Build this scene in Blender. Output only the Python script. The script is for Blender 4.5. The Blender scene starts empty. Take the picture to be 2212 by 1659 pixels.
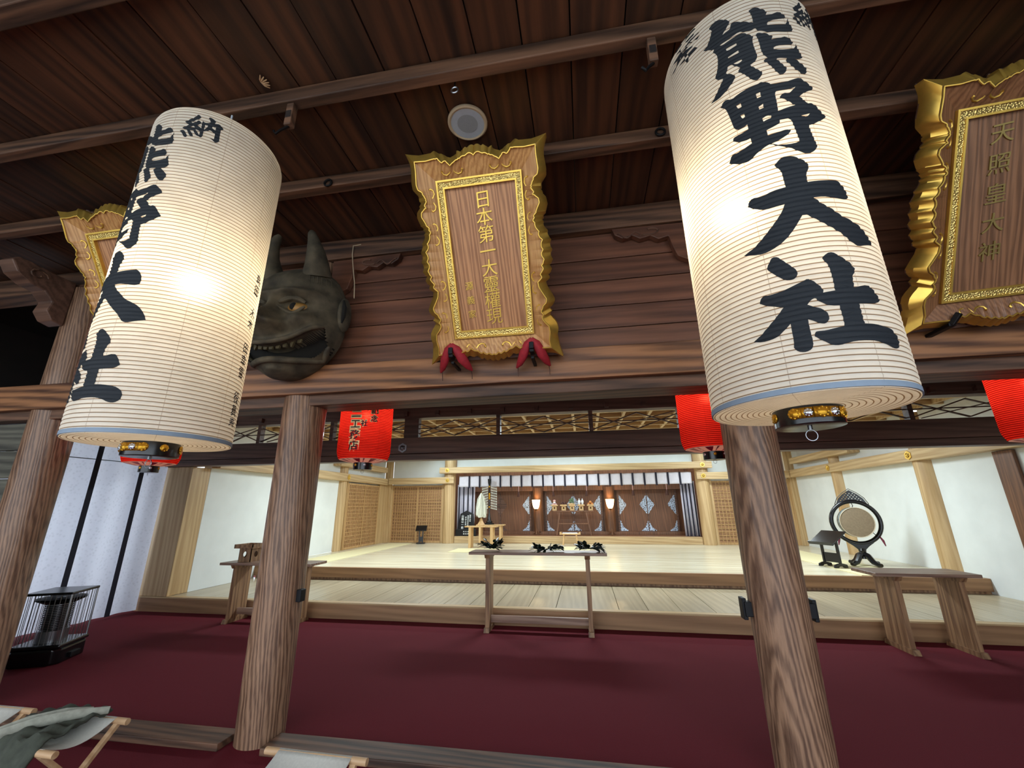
import bpy, bmesh, math, random
from math import sin, cos, pi, radians, sqrt, atan2
from mathutils import Vector, Matrix
from mathutils.geometry import tessellate_polygon
C = bpy.context.scene.collection
sc = bpy.context.scene
# ---------------------------------------------------------------- camera
F = 886.0
cd = bpy.data.cameras.new('camera'); cam = bpy.data.objects.new('camera', cd); C.objects.link(cam)
cd.sensor_fit = 'HORIZONTAL'; cd.sensor_width = 36; cd.lens = F/2212*36; cd.clip_start = .05; cd.clip_end = 200
_p, _r, _y = radians(16.55), radians(-.45), radians(-9.58)
_f = Vector((sin(_y)*cos(_p), cos(_y)*cos(_p), sin(_p))); _rt = Vector((cos(_y), -sin(_y), 0)); _up = _rt.cross(_f)
_r2 = _rt*cos(_r)+_up*sin(_r); _u2 = _up*cos(_r)-_rt*sin(_r)
m = Matrix((_r2, _u2, -_f)).transposed().to_4x4(); m.translation = (0, 0, 1.55); cam.matrix_world = m
sc.camera = cam
# ---------------------------------------------------------------- world, lamps of the hall, exposure
w = bpy.data.worlds.new('world'); sc.world = w; w.use_nodes = True
bg = w.node_tree.nodes['Background']; bg.inputs[0].default_value = (.80, .90, 1.0, 1); bg.inputs[1].default_value = 3.6
sc.view_settings.view_transform = 'Standard'; sc.view_settings.look = 'None'; sc.view_settings.gamma = 1
sc.view_settings.use_curve_mapping = False; sc.view_settings.exposure = 0.0
def area(name, loc, sx, sy, watt, col, rot=(0, 0, 0)):
    l = bpy.data.lights.new(name, 'AREA'); l.shape = 'RECTANGLE'; l.size = sx; l.size_y = sy; l.energy = watt; l.color = col
    o = bpy.data.objects.new(name, l); o.location = loc; o.rotation_euler = rot; C.objects.link(o); return o
for hx in (-4.2, -.35, 3.6):
    for hy, wt in ((8.65, 122), (11.8, 60)):
        area('hall_ceiling_lamp', (hx, hy, 3.05), 1.3, .35, wt, (.80, .94, 1.0))
area('hall_cove_lamp', (-.4, 12.85, 3.07), 9, .12, 26, (.70, .92, 1.0), (radians(50), 0, 0))
sc.cycles.max_bounces = 8; sc.cycles.diffuse_bounces = 6; sc.cycles.glossy_bounces = 3; sc.cycles.transmission_bounces = 4
sc.cycles.sample_clamp_indirect = 4.0; sc.cycles.caustics_reflective = False; sc.cycles.caustics_refractive = False
sc.cycles.use_denoising = True
# ---------------------------------------------------------------- materials
def S(h):
    v = [int(h[i:i+2], 16)/255 for i in (0, 2, 4)]
    return tuple(x/12.92 if x <= .04045 else ((x+.055)/1.055)**2.4 for x in v)+(1,)
def newmat(name):
    m = bpy.data.materials.new(name); m.use_nodes = True; n = m.node_tree.nodes; b = n['Principled BSDF']
    return m, n, m.node_tree.links, b
def plain(name, col, rough=.6, metal=0, noise=0, nscale=30, bump=0, emit=0, coat=0):
    m, n, L, b = newmat(name); c = S(col) if isinstance(col, str) else col
    b.inputs['Base Color'].default_value = c; b.inputs['Roughness'].default_value = rough; b.inputs['Metallic'].default_value = metal
    b.inputs['Coat Weight'].default_value = coat
    tc = n.new('ShaderNodeTexCoord'); nz = n.new('ShaderNodeTexNoise'); nz.inputs['Scale'].default_value = nscale; nz.inputs['Detail'].default_value = 5
    L.new(tc.outputs['Object'], nz.inputs['Vector'])
    r = n.new('ShaderNodeValToRGB'); k = max(noise, .04)
    r.color_ramp.elements[0].color = tuple(x*(1-k) for x in c[:3])+(1,); r.color_ramp.elements[1].color = tuple(min(1, x*(1+k)) for x in c[:3])+(1,)
    r.color_ramp.elements[0].position = .3; r.color_ramp.elements[1].position = .7
    L.new(nz.outputs['Fac'], r.inputs['Fac']); L.new(r.outputs['Color'], b.inputs['Base Color'])
    if bump:
        bp = n.new('ShaderNodeBump'); bp.inputs['Strength'].default_value = bump; bp.inputs['Distance'].default_value = .01
        L.new(nz.outputs['Fac'], bp.inputs['Height']); L.new(bp.outputs['Normal'], b.inputs['Normal'])
    if emit:
        b.inputs['Emission Color'].default_value = c; b.inputs['Emission Strength'].default_value = emit
    return m
def wood(name, c1, c2, axis='x', rough=.55, sc_=9, isl=.25, bump=.25, fig=.35, stretch=.07, coat=0, knots=0):
    """grain stretched along an axis, every board (mesh island) shifted and toned on its own"""
    m, n, L, b = newmat(name); a, c = S(c1), S(c2)
    tc = n.new('ShaderNodeTexCoord'); geo = n.new('ShaderNodeNewGeometry'); mp = n.new('ShaderNodeMapping')
    s = [1, 1, 1]; s['xyz'.index(axis)] = stretch; mp.inputs['Scale'].default_value = s
    mul = n.new('ShaderNodeVectorMath'); mul.operation = 'MULTIPLY_ADD'
    comb = n.new('ShaderNodeCombineXYZ')
    for i in range(3): L.new(geo.outputs['Random Per Island'], comb.inputs[i])
    mul.inputs[1].default_value = (13, 17, 7); L.new(comb.outputs[0], mul.inputs[0]); L.new(tc.outputs['Object'], mul.inputs[2])
    L.new(mul.outputs[0], mp.inputs['Vector'])
    n1 = n.new('ShaderNodeTexNoise'); n1.inputs['Scale'].default_value = sc_; n1.inputs['Detail'].default_value = 7; n1.inputs['Distortion'].default_value = .6
    n2 = n.new('ShaderNodeTexNoise'); n2.inputs['Scale'].default_value = sc_*7; n2.inputs['Detail'].default_value = 3
    wv = n.new('ShaderNodeTexWave'); wv.bands_direction = 'DIAGONAL'; wv.inputs['Scale'].default_value = sc_*.9; wv.inputs['Distortion'].default_value = 9; wv.inputs['Detail'].default_value = 3; wv.inputs['Detail Scale'].default_value = .8
    for t in (n1, n2, wv): L.new(mp.outputs[0], t.inputs['Vector'])
    mx = n.new('ShaderNodeMath'); mx.operation = 'MULTIPLY_ADD'; mx.inputs[1].default_value = fig
    L.new(wv.outputs['Fac'], mx.inputs[0]); 
    m2 = n.new('ShaderNodeMath'); m2.operation = 'MULTIPLY'; m2.inputs[1].default_value = 1-fig; L.new(n1.outputs['Fac'], m2.inputs[0]); L.new(m2.outputs[0], mx.inputs[2])
    m3 = n.new('ShaderNodeMath'); m3.operation = 'MULTIPLY_ADD'; m3.inputs[1].default_value = .35; L.new(n2.outputs['Fac'], m3.inputs[0]); L.new(mx.outputs[0], m3.inputs[2])
    r = n.new('ShaderNodeValToRGB'); r.color_ramp.elements[0].color = a; r.color_ramp.elements[1].color = c
    r.color_ramp.elements[0].position = .42; r.color_ramp.elements[1].position = .92
    L.new(m3.outputs[0], r.inputs['Fac'])
    hv = n.new('ShaderNodeHueSaturation'); mr = n.new('ShaderNodeMapRange'); mr.inputs[3].default_value = 1-isl; mr.inputs[4].default_value = 1+isl
    L.new(geo.outputs['Random Per Island'], mr.inputs[0]); L.new(mr.outputs[0], hv.inputs['Value']); L.new(r.outputs['Color'], hv.inputs['Color'])
    last = hv.outputs['Color']
    if knots:
        vo = n.new('ShaderNodeTexVoronoi'); vo.inputs['Scale'].default_value = knots
        ms = n.new('ShaderNodeMapping'); s2 = [1, 1, 1]; s2['xyz'.index(axis)] = .45; ms.inputs['Scale'].default_value = s2
        L.new(mul.outputs[0], ms.inputs['Vector']); L.new(ms.outputs[0], vo.inputs['Vector'])
        rk = n.new('ShaderNodeValToRGB'); rk.color_ramp.elements[0].position = .06; rk.color_ramp.elements[1].position = .16
        rk.color_ramp.elements[0].color = (.25, .22, .2, 1); rk.color_ramp.elements[1].color = (1, 1, 1, 1)
        L.new(vo.outputs['Distance'], rk.inputs['Fac']); mk = n.new('ShaderNodeMix'); mk.data_type = 'RGBA'; mk.blend_type = 'MULTIPLY'; mk.inputs[0].default_value = .8
        L.new(last, mk.inputs[6]); L.new(rk.outputs['Color'], mk.inputs[7]); last = mk.outputs[2]
    L.new(last, b.inputs['Base Color']); b.inputs['Roughness'].default_value = rough; b.inputs['Coat Weight'].default_value = coat
    bp = n.new('ShaderNodeBump'); bp.inputs['Strength'].default_value = bump; bp.inputs['Distance'].default_value = .006
    L.new(m3.outputs[0], bp.inputs['Height']); L.new(bp.outputs['Normal'], b.inputs['Normal'])
    return m
def gold(name, col='E6BE5C', rough=.36, tex=0):
    m = plain(name, col, rough, .82, .12, 14, .05)
    if tex:
        n, L = m.node_tree.nodes, m.node_tree.links; b = n['Principled BSDF']
        tc = n.new('ShaderNodeTexCoord'); v = n.new('ShaderNodeTexVoronoi'); v.inputs['Scale'].default_value = tex
        L.new(tc.outputs['Object'], v.inputs['Vector']); bp = n.new('ShaderNodeBump'); bp.inputs['Strength'].default_value = .9; bp.inputs['Distance'].default_value = .006
        L.new(v.outputs['Distance'], bp.inputs['Height']); L.new(bp.outputs['Normal'], b.inputs['Normal'])
    return m
M = dict(
    carpet=plain('carpet_red', '66212A', .95, 0, .16, 220, .35),
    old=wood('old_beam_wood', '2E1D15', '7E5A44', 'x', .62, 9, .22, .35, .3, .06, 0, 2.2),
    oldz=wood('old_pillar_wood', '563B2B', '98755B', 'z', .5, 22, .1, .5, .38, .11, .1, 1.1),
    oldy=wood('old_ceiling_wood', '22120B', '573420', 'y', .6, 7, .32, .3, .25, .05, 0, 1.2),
    board=wood('old_wall_board', '45291F', '825540', 'x', .5, 7, .25, .3, .2, .05, 0, 1.6),
    nage=wood('warm_lintel_wood', '4A2A18', 'A5714A', 'x', .5, 8, .1, .4, .4, .06, 0, 2.4),
    grey=wood('weathered_board', '3C3A33', '6E6B5E', 'x', .8, 8, .2, .4, .3, .06),
    dark=wood('dark_beam_wood', '452F26', '7C5B4A', 'x', .5, 8, .1, .2, .2, .05),
    void=plain('void_dark_wood', '1C1512', .8, 0, .2, 6),  # near-black tone puts the darkness of the void into the colour
    hx=wood('cypress_x', 'AA8A5E', 'CFB488', 'x', .5, 8, .06, .08, .25, .05),
    hy=wood('cypress_y', 'AA8A5E', 'CFB488', 'y', .5, 8, .06, .08, .25, .05),
    hz=wood('cypress_z', 'A88658', 'CDAF82', 'z', .5, 8, .06, .08, .25, .05),
    riser=wood('stage_riser', '846040', 'A67E58', 'x', .55, 6, .08, .08, .3, .05),
    deckx=wood('stage_deck', 'BBAF92', 'DFD8BF', 'x', .26, 7, .06, .05, .3, .04),
    decky=wood('step_deck', 'A2947A', 'B8AA8E', 'y', .3, 7, .10, .05, .3, .05),
    lat=wood('lattice_wood', 'A07C4C', 'C29C6C', 'z', .55, 9, .05, .08, .2, .06),
    table=wood('table_wood', '6E4C34', 'A37E5A', 'z', .5, 9, .08, .15, .35, .07),
    tablex=wood('table_top_wood', '745445', 'A0826E', 'x', .4, 9, .08, .12, .35, .06),
    pale=wood('pale_table_wood', 'BD9561', 'DDBB88', 'z', .5, 9, .05, .08, .2, .06),
    altar=wood('altar_dark_wood', '5C3C27', '84583A', 'z', .45, 12, .1, .1, .3, .05),
    kei=wood('plaque_wood', '9A6540', 'CB9263', 'z', .45, 26, .04, .15, .45, .05),
    kei3=wood('plaque_wood_shaded', '6A472F', '96694A', 'z', .45, 26, .04, .15, .45, .05), kei4=wood('plaque_frame_shaded', '6E482E', '996A48', 'z', .45, 22, .08, .12, .3, .06), kei2=wood('plaque_frame_wood', 'AC7442', 'D9A66A', 'z', .45, 22, .08, .12, .3, .06),  # third and fourth tones carry the right plaque's shade in their colour
    wall=plain('white_plaster', 'DCE0DE', .9, 0, .03, 3),
    gold=gold('gold_leaf'), goldt=gold('stippled_gold', 'E8CC7C', .34, 95), shadegold=gold('shaded_gold', 'A8935A', .42), brass=gold('brass', 'C9962C', .3),  # third gold is darkened to stand for shade on the right plaque's lettering
    ink=plain('black_ink', '0D141C', .75),
    black=plain('black_lacquer', '0E0D0F', .25, 0, .1, 20), iron=plain('black_iron', '17171A', .5, .6),
    steel=plain('brushed_steel', '9A9CA0', .3, 1), silver=plain('silver_stud', 'C9D0DC', .25, 1),
    greyband=plain('grey_blue_tape', '7E8C9C', .8), curt=None, red=plain('red_cushion', 'A01F2C', .75, 0, .2, 40, .2),
    white=plain('white_cloth', 'D8D6E2', .9, 0, .04, 12, .1), navy=plain('navy_ribbon', '1B1A2C', .8),
    speaker=plain('speaker_white', 'B9C4D2', .6), mesh=plain('speaker_mesh', '9CA3AC', .7, 0, .2, 400), cream=plain('cream_plastic', 'C9B79A', .5),
    stone=plain('pale_gravel', 'C8C6BE', .95, 0, .3, 18), tatami=plain('pale_straw_mat', 'DAD0A4', .85, 0, .06, 60),
    mask=plain('mask_dark', '4A4335', .8, 0, .6, 9, .9), maskdark=plain('mask_mouth', '0B0907', .9), eye=plain('mask_eye_gold', '96703A', .45, .2, .25, 12),
    tooth=plain('mask_tooth', '5A5138', .6, 0, .25, 20), leaf=plain('dark_leaf', '101C12', .35, 0, .3, 20), paper=plain('white_paper', 'E2E4D6', .9),
    canvas=plain('white_canvas', 'C9C6BC', .9, 0, .06, 90), dowel=wood('dowel_wood', 'A57E58', 'CFAD86', 'x', .5, 9, .05, .1, .2, .08),
    jacket=plain('olive_cloth', '3F4238', .95, 0, .25, 25, .3), trim=plain('grey_trim', '8E8D80', .9, 0, .15, 40, .2),
    porcelain=plain('white_porcelain', 'E6ECEE', .2), pink=plain('pink_rice_cake', 'E0B4B4', .6), brown=plain('dark_root', '4A2A1E', .7), orange=plain('orange_fruit', 'C98442', .5), green=plain('green_leaf', '5E7A5A', .5),
    drum=plain('drum_hide', '8A7860', .7, 0, .12, 30), drumside=plain('drum_side', '6E7470', .5, 0, .5, 25), purple=plain('tassel_red', '6A1E34', .8), signtxt=plain('white_sign_paint', 'E8ECEA', .6),
    redring=plain('red_lacquer', 'B0203A', .4), pinkpaper=plain('pale_pink_paper', 'E6BDB4', .8), creamp=plain('cream_outline', 'F0C890', .8))
M['carpet'].node_tree.nodes['Principled BSDF'].inputs['Specular IOR Level'].default_value = .12
def lathe_sep(n, L):
    tc = n.new('ShaderNodeTexCoord'); sp = n.new('ShaderNodeSeparateXYZ'); L.new(tc.outputs['Object'], sp.inputs[0]); return sp
def math_(n, L, op, a, b=None, c=None):
    x = n.new('ShaderNodeMath'); x.operation = op
    for i, v in enumerate((a, b, c)):
        if v is None: continue
        if isinstance(v, (int, float)): x.inputs[i].default_value = v
        else: L.new(v, x.inputs[i])
    return x.outputs[0]
def paper(name, col, line, pitch, radial=False, trans=.55, fwd=.05, seams=True, width=.1):
    """thin lantern paper over hoops: light passes through, thin dark hoop lines every pitch"""
    m = bpy.data.materials.new(name); m.use_nodes = True; n, L = m.node_tree.nodes, m.node_tree.links; n.clear()
    sp = lathe_sep(n, L)
    q = sp.outputs[2]
    if radial:
        q = math_(n, L, 'SQRT', math_(n, L, 'ADD', math_(n, L, 'POWER', sp.outputs[0], 2), math_(n, L, 'POWER', sp.outputs[1], 2)))
    fr = math_(n, L, 'ABSOLUTE', math_(n, L, 'SUBTRACT', math_(n, L, 'FRACT', math_(n, L, 'ADD', math_(n, L, 'DIVIDE', q, pitch), .5)), .5))
    mk = n.new('ShaderNodeMapRange'); mk.inputs[1].default_value = width; mk.inputs[2].default_value = width+.09; mk.inputs[3].default_value = 1; mk.inputs[4].default_value = 0
    L.new(fr, mk.inputs[0]); mask = mk.outputs[0]
    if seams:
        an = math_(n, L, 'ARCTAN2', sp.outputs[0], sp.outputs[1])
        fs = math_(n, L, 'ABSOLUTE', math_(n, L, 'SUBTRACT', math_(n, L, 'FRACT', math_(n, L, 'ADD', math_(n, L, 'DIVIDE', an, pi/4), .8)), .5))
        ms = n.new('ShaderNodeMapRange'); ms.inputs[1].default_value = .003; ms.inputs[2].default_value = .007; ms.inputs[3].default_value = .45; ms.inputs[4].default_value = 0
        L.new(fs, ms.inputs[0]); mask = math_(n, L, 'MAXIMUM', mask, ms.outputs[0])
    tc = n.new('ShaderNodeTexCoord'); nz = n.new('ShaderNodeTexNoise'); nz.inputs['Scale'].default_value = 9; nz.inputs['Detail'].default_value = 8; L.new(tc.outputs['Object'], nz.inputs['Vector'])
    rp = n.new('ShaderNodeValToRGB'); c = S(col); rp.color_ramp.elements[0].color = tuple(x*.86 for x in c[:3])+(1,); rp.color_ramp.elements[1].color = c
    rp.color_ramp.elements[0].position = .3; rp.color_ramp.elements[1].position = .6; L.new(nz.outputs['Fac'], rp.inputs[0])
    mx = n.new('ShaderNodeMix'); mx.data_type = 'RGBA'; L.new(mask, mx.inputs[0]); L.new(rp.outputs[0], mx.inputs[6]); mx.inputs[7].default_value = S(line)
    d = n.new('ShaderNodeBsdfDiffuse'); t = n.new('ShaderNodeBsdfTranslucent'); f = n.new('ShaderNodeBsdfRefraction')
    f.distribution = 'GGX'; f.inputs['Roughness'].default_value = .62; f.inputs['IOR'].default_value = 1.25
    for s_ in (d, t, f): L.new(mx.outputs[2], s_.inputs['Color'])
    a = n.new('ShaderNodeMixShader'); a.inputs[0].default_value = trans; L.new(d.outputs[0], a.inputs[1]); L.new(t.outputs[0], a.inputs[2])
    b = n.new('ShaderNodeMixShader'); b.inputs[0].default_value = fwd; L.new(a.outputs[0], b.inputs[1]); L.new(f.outputs[0], b.inputs[2])
    o = n.new('ShaderNodeOutputMaterial'); L.new(b.outputs[0], o.inputs[0]); return m
def glow(name, col, strength):
    m = bpy.data.materials.new(name); m.use_nodes = True; n, L = m.node_tree.nodes, m.node_tree.links; n.clear()
    e = n.new('ShaderNodeEmission'); e.inputs[0].default_value = col; e.inputs[1].default_value = strength
    o = n.new('ShaderNodeOutputMaterial'); L.new(e.outputs[0], o.inputs[0]); return m
P_W, P_R = .0186, .0165
M['lan'] = paper('lantern_paper', 'FFFBF2', '93775A', P_W, False, .5, .13, True, .05)
M['lanb'] = paper('lantern_base_paper', 'FFF8EC', '93775A', P_W, True, .55, .06, True, .05)
M['pinkp'] = paper('pink_base_paper', 'F4D2C6', 'F4D2C6', P_R, True, .5, .03, False)
M['rlan'] = paper('red_lantern_paper', 'FF4030', 'A00C0C', P_R, False, .6, .05, True, .14)
M['bulb'] = glow('bulb_glow', (1, .80, .50, 1), 118)
M['rbulb'] = glow('red_lantern_bulb', (1, .85, .6, 1), 95)
M['lbulb'] = glow('standing_lamp_bulb', (1, .62, .25, 1), 420)
M['shade'] = glow('lamp_shade_glow', (1, .70, .32, 1), 13.0)
def fret():
    m, n, L, b = newmat('openwork_metal'); tc = n.new('ShaderNodeTexCoord'); v = n.new('ShaderNodeTexVoronoi'); v.inputs['Scale'].default_value = 22; v.feature = 'DISTANCE_TO_EDGE'
    L.new(tc.outputs['Object'], v.inputs['Vector']); r = n.new('ShaderNodeValToRGB'); r.color_ramp.elements[0].position = .16; r.color_ramp.elements[1].position = .22
    r.color_ramp.elements[0].color = S('C2D2E6'); r.color_ramp.elements[1].color = S('3E2C24'); L.new(v.outputs['Distance'], r.inputs[0]); L.new(r.outputs[0], b.inputs['Base Color']); b.inputs['Roughness'].default_value = .4; b.inputs['Metallic'].default_value = .3
    return m
M['fret'] = fret()
def sheer(name, col):
    m, n, L, b = newmat(name); t = n.new('ShaderNodeBsdfTranslucent'); t.inputs[0].default_value = S(col); b.inputs['Base Color'].default_value = S(col); b.inputs['Roughness'].default_value = .9
    v = n.new('ShaderNodeTexVoronoi'); v.inputs['Scale'].default_value = 24; tc = n.new('ShaderNodeTexCoord'); L.new(tc.outputs['Object'], v.inputs['Vector'])
    r = n.new('ShaderNodeValToRGB'); c = S(col); r.color_ramp.elements[0].color = tuple(x*.88 for x in c[:3])+(1,); r.color_ramp.elements[1].color = c; r.color_ramp.elements[0].position = .1; r.color_ramp.elements[1].position = .45
    L.new(v.outputs['Distance'], r.inputs[0]); L.new(r.outputs[0], t.inputs[0]); L.new(r.outputs[0], b.inputs['Base Color'])
    x = n.new('ShaderNodeMixShader'); x.inputs[0].default_value = .5; L.new(b.outputs[0], x.inputs[1]); L.new(t.outputs[0], x.inputs[2]); L.new(x.outputs[0], n['Material Output'].inputs[0]); return m
M['curt'] = sheer('patterned_white_curtain', 'DDDFEA')
# ---------------------------------------------------------------- mesh helpers
class MB:
    def __init__(s): s.v = []; s.f = []; s.mi = []; s.k = 0
    def add(s, vs, fs):
        o = len(s.v); s.v += [tuple(p) for p in vs]; s.f += [tuple(i+o for i in f) for f in fs]; s.mi += [s.k]*len(fs); return s
    def box(s, x0, x1, y0, y1, z0, z1, rot=None, piv=None):
        vs = [Vector((x, y, z)) for x in (x0, x1) for y in (y0, y1) for z in (z0, z1)]
        if rot is not None:
            p = Vector(piv) if piv is not None else Vector(((x0+x1)/2, (y0+y1)/2, (z0+z1)/2)); vs = [rot@(q-p)+p for q in vs]
        return s.add(vs, [(0, 1, 3, 2), (4, 6, 7, 5), (0, 4, 5, 1), (2, 3, 7, 6), (0, 2, 6, 4), (1, 5, 7, 3)])
    def bar(s, a, b, w, h=None, up=(0, 0, 1)):
        a, b = Vector(a), Vector(b); d = (b-a).normalized(); u = Vector(up)
        if abs(d.dot(u)) > .98: u = Vector((1, 0, 0))
        r = d.cross(u).normalized(); t = r.cross(d); h = h or w
        vs = [p+r*(i*w/2)+t*(j*h/2) for p in (a, b) for i, j in ((-1, -1), (1, -1), (1, 1), (-1, 1))]
        return s.add(vs, [(3, 2, 1, 0), (4, 5, 6, 7), (0, 1, 5, 4), (1, 2, 6, 5), (2, 3, 7, 6), (3, 0, 4, 7)])
    def tube(s, pts, r, n=8, closed=False, sq=1.0):
        pts = [Vector(p) for p in pts]; k = len(pts); rs = r if isinstance(r, (list, tuple)) else [r]*k; vs = []; ref = None
        for i, p in enumerate(pts):
            d = (pts[(i+1) % k]-pts[i-1]) if closed else (pts[min(i+1, k-1)]-pts[max(i-1, 0)]); d.normalize()
            if ref is None: ref = Vector((0, 0, 1)) if abs(d.z) < .9 else Vector((0, 1, 0))
            u = (ref-d*ref.dot(d)).normalized(); ref = u; v = d.cross(u)
            vs += [p+u*(rs[i]*cos(2*pi*j/n))+v*(rs[i]*sq*sin(2*pi*j/n)) for j in range(n)]
        fs = []
        for i in range(k if closed else k-1):
            a, b = i*n, ((i+1) % k)*n
            fs += [(a+j, a+(j+1) % n, b+(j+1) % n, b+j) for j in range(n)]
        if not closed: fs += [tuple(range(n-1, -1, -1)), tuple(range((k-1)*n, k*n))]
        return s.add(vs, fs)
    def lathe(s, prof, n=32, at=(0, 0, 0), rot=None, caps=True, sx=1, sy=1):
        vs = []; R = rot or Matrix.Identity(3); o = Vector(at)
        for r, z in prof: vs += [R@Vector((r*cos(2*pi*j/n)*sx, r*sin(2*pi*j/n)*sy, z))+o for j in range(n)]
        fs = [(i*n+j, i*n+(j+1) % n, (i+1)*n+(j+1) % n, (i+1)*n+j) for i in range(len(prof)-1) for j in range(n)]
        if caps:
            if prof[0][0] > 1e-5: fs.append(tuple(range(n-1, -1, -1)))
            if prof[-1][0] > 1e-5: fs.append(tuple(range((len(prof)-1)*n, len(prof)*n)))
        return s.add(vs, fs)
    def ball(s, c, r, n=12, k=8, sc3=(1, 1, 1)):
        c = Vector(c); vs = []; 
        for i in range(k+1):
            a = pi*i/k
            vs += [c+Vector((r*sin(a)*cos(2*pi*j/n)*sc3[0], r*sin(a)*sin(2*pi*j/n)*sc3[1], r*cos(a)*sc3[2])) for j in range(n)]
        return s.add(vs, [(i*n+j, (i+1)*n+j, (i+1)*n+(j+1) % n, i*n+(j+1) % n) for i in range(k) for j in range(n)])
    def prism(s, poly, o, ex, ey, d, holes=()):
        o, ex, ey, d = Vector(o), Vector(ex), Vector(ey), Vector(d); loops = [list(poly)]+[list(h) for h in holes]
        flat = [p for l in loops for p in l]; N = len(flat)
        tris = tessellate_polygon([[Vector((a, b, 0)) for a, b in l] for l in loops])
        P = [o+ex*a+ey*b for a, b in flat]; vs = P+[p+d for p in P]
        fs = [tuple(t) for t in tris]+[tuple(i+N for i in reversed(t)) for t in tris]; k = 0
        for l in loops:
            m_ = len(l); fs += [(k+i, k+(i+1) % m_, k+(i+1) % m_+N, k+i+N) for i in range(m_)]; k += m_
        return s.add(vs, fs)
    def build(s, name, mats, parent=None, smooth=False, bevel=0, ang=40):
        me = bpy.data.meshes.new(name); me.from_pydata(s.v, [], s.f); me.update()
        for mt in (mats if isinstance(mats, (list, tuple)) else [mats]): me.materials.append(mt)
        if any(s.mi): me.polygons.foreach_set('material_index', s.mi)
        bm = bmesh.new(); bm.from_mesh(me); bmesh.ops.recalc_face_normals(bm, faces=bm.faces); bm.to_mesh(me); bm.free()
        if smooth:
            me.polygons.foreach_set('use_smooth', [True]*len(me.polygons)); me.set_sharp_from_angle(angle=radians(ang))
        o = bpy.data.objects.new(name, me); C.objects.link(o)
        if parent: o.parent = parent
        if bevel:
            b = o.modifiers.new('bevel', 'BEVEL'); b.width = bevel; b.segments = 2; b.limit_method = 'ANGLE'; b.angle_limit = radians(40)
        return o
def tag(o, label, cat, group=None):
    o['label'] = label; o['category'] = cat
    if group: o['group'] = group
    return o
def thing(name, label, cat, loc=(0, 0, 0), rot=(0, 0, 0), group=None):
    o = bpy.data.objects.new(name, None); C.objects.link(o); o.location = loc; o.rotation_euler = rot; o.empty_display_size = .05
    return tag(o, label, cat, group)
def struct(o): o['kind'] = 'structure'; return o
def copy_tree(o, parent=None):
    c = o.copy(); C.objects.link(c); c.parent = parent
    for ch in list(o.children): copy_tree(ch, c)
    return c
def dup(o, loc, rot, label, group=None):
    c = copy_tree(o); c.location = loc; c.rotation_euler = rot; c['label'] = label
    if group: c['group'] = group
    return c
_fc = bpy.data.curves.new('glyph', 'FONT'); _fo = bpy.data.objects.new('glyph', _fc); C.objects.link(_fo)
def glyph(ch, size, offset=0):
    """one character as flat triangles/polygons centred on the origin: (verts 2d, faces)"""
    _fc.body = ch; _fc.size = 1; _fc.offset = offset/size; _fc.resolution_u = 4
    me = bpy.data.meshes.new_from_object(_fo); vs = [((v.co.x-.5)*size, (v.co.y-.38)*size) for v in me.vertices]; fs = [tuple(p.vertices) for p in me.polygons]
    bpy.data.meshes.remove(me); return vs, fs
def flat_text(mb, chars, size, place, normal, offset=0, depth=.004, shear=0, cut=0):
    """chars: [(char, a, b)]; place(a, b, h) gives the 3d point at height h over the face"""
    for ch, ca, cb in chars:
        vs, fs = glyph(ch, size, offset)
        bm = bmesh.new(); bv = [bm.verts.new((x+ca, y+x*shear+cb, 0)) for x, y in vs]
        for f in fs:
            try: bm.faces.new([bv[i] for i in f])
            except ValueError: pass
        bmesh.ops.remove_doubles(bm, verts=bm.verts, dist=1e-6)
        if cut:                                          # follow a ribbed, round surface
            for ax, st in ((0, .02), (1, cut)):
                vv = [v.co[ax] for v in bm.verts]; q = math.ceil(min(vv)/st)*st; n_ = Vector((1-ax, ax, 0))
                while q < max(vv): bmesh.ops.bisect_plane(bm, geom=bm.verts[:]+bm.edges[:]+bm.faces[:], plane_co=n_*q, plane_no=n_); q += st
        if depth:
            r = bmesh.ops.extrude_face_region(bm, geom=bm.faces[:]); 
            for e in r['geom']:
                if isinstance(e, bmesh.types.BMVert): e.co.z = depth
        bm.verts.index_update()
        mb.add([place(v.co.x, v.co.y, v.co.z) for v in bm.verts], [tuple(v.index for v in f.verts) for f in bm.faces]); bm.free()
rnd = random.Random(7)
# ================================================================ the setting
def plane_box(name, mat, *a): return struct(MB().box(*a).build(name, mat))
plane_box('floor', M['carpet'], -9, 8, -1.7, 15.0, -.06, 0)
plane_box('floor', M['stone'], -30, 30, -30, -1.7, -.3, -.06)
# porch ceiling boards run front to back, every board an island of one mesh
mb = MB(); x = -9.0
joints = [-9]
while joints[-1] < -3.5: joints.append(joints[-1]+rnd.uniform(.27, .36))
joints = joints[:-1]+[-3.38, -3.08, -2.72, -2.42, -2.1, -1.8, -1.54, -1.3, -1.0, -.72, -.46, -.2, .06, .34, .62]
while joints[-1] < 8: joints.append(joints[-1]+rnd.uniform(.26, .36))
for a, b in zip(joints, joints[1:]):
    dz = rnd.uniform(0, .008)
    mb.box(a+.004, b-.004, -2.0, 3.2, 3.95+dz, 3.98+dz)
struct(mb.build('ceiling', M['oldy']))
plane_box('ceiling', M['void'], -9.2, 8.2, -2.0, 6.3, 4.4, 4.5); plane_box('ceiling', M['void'], -9.2, -7.2, 3.1, 6.3, 2.62, 2.68)  # low panel added behind the curtain to shut daylight out of the void
plane_box('wall_left', M['void'], -9.2, -9, -2.6, 3.1, -.06, 4.4); plane_box('wall_left', M['void'], -9.2, -9, 3.1, 6.3, 2.65, 4.4)
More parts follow.
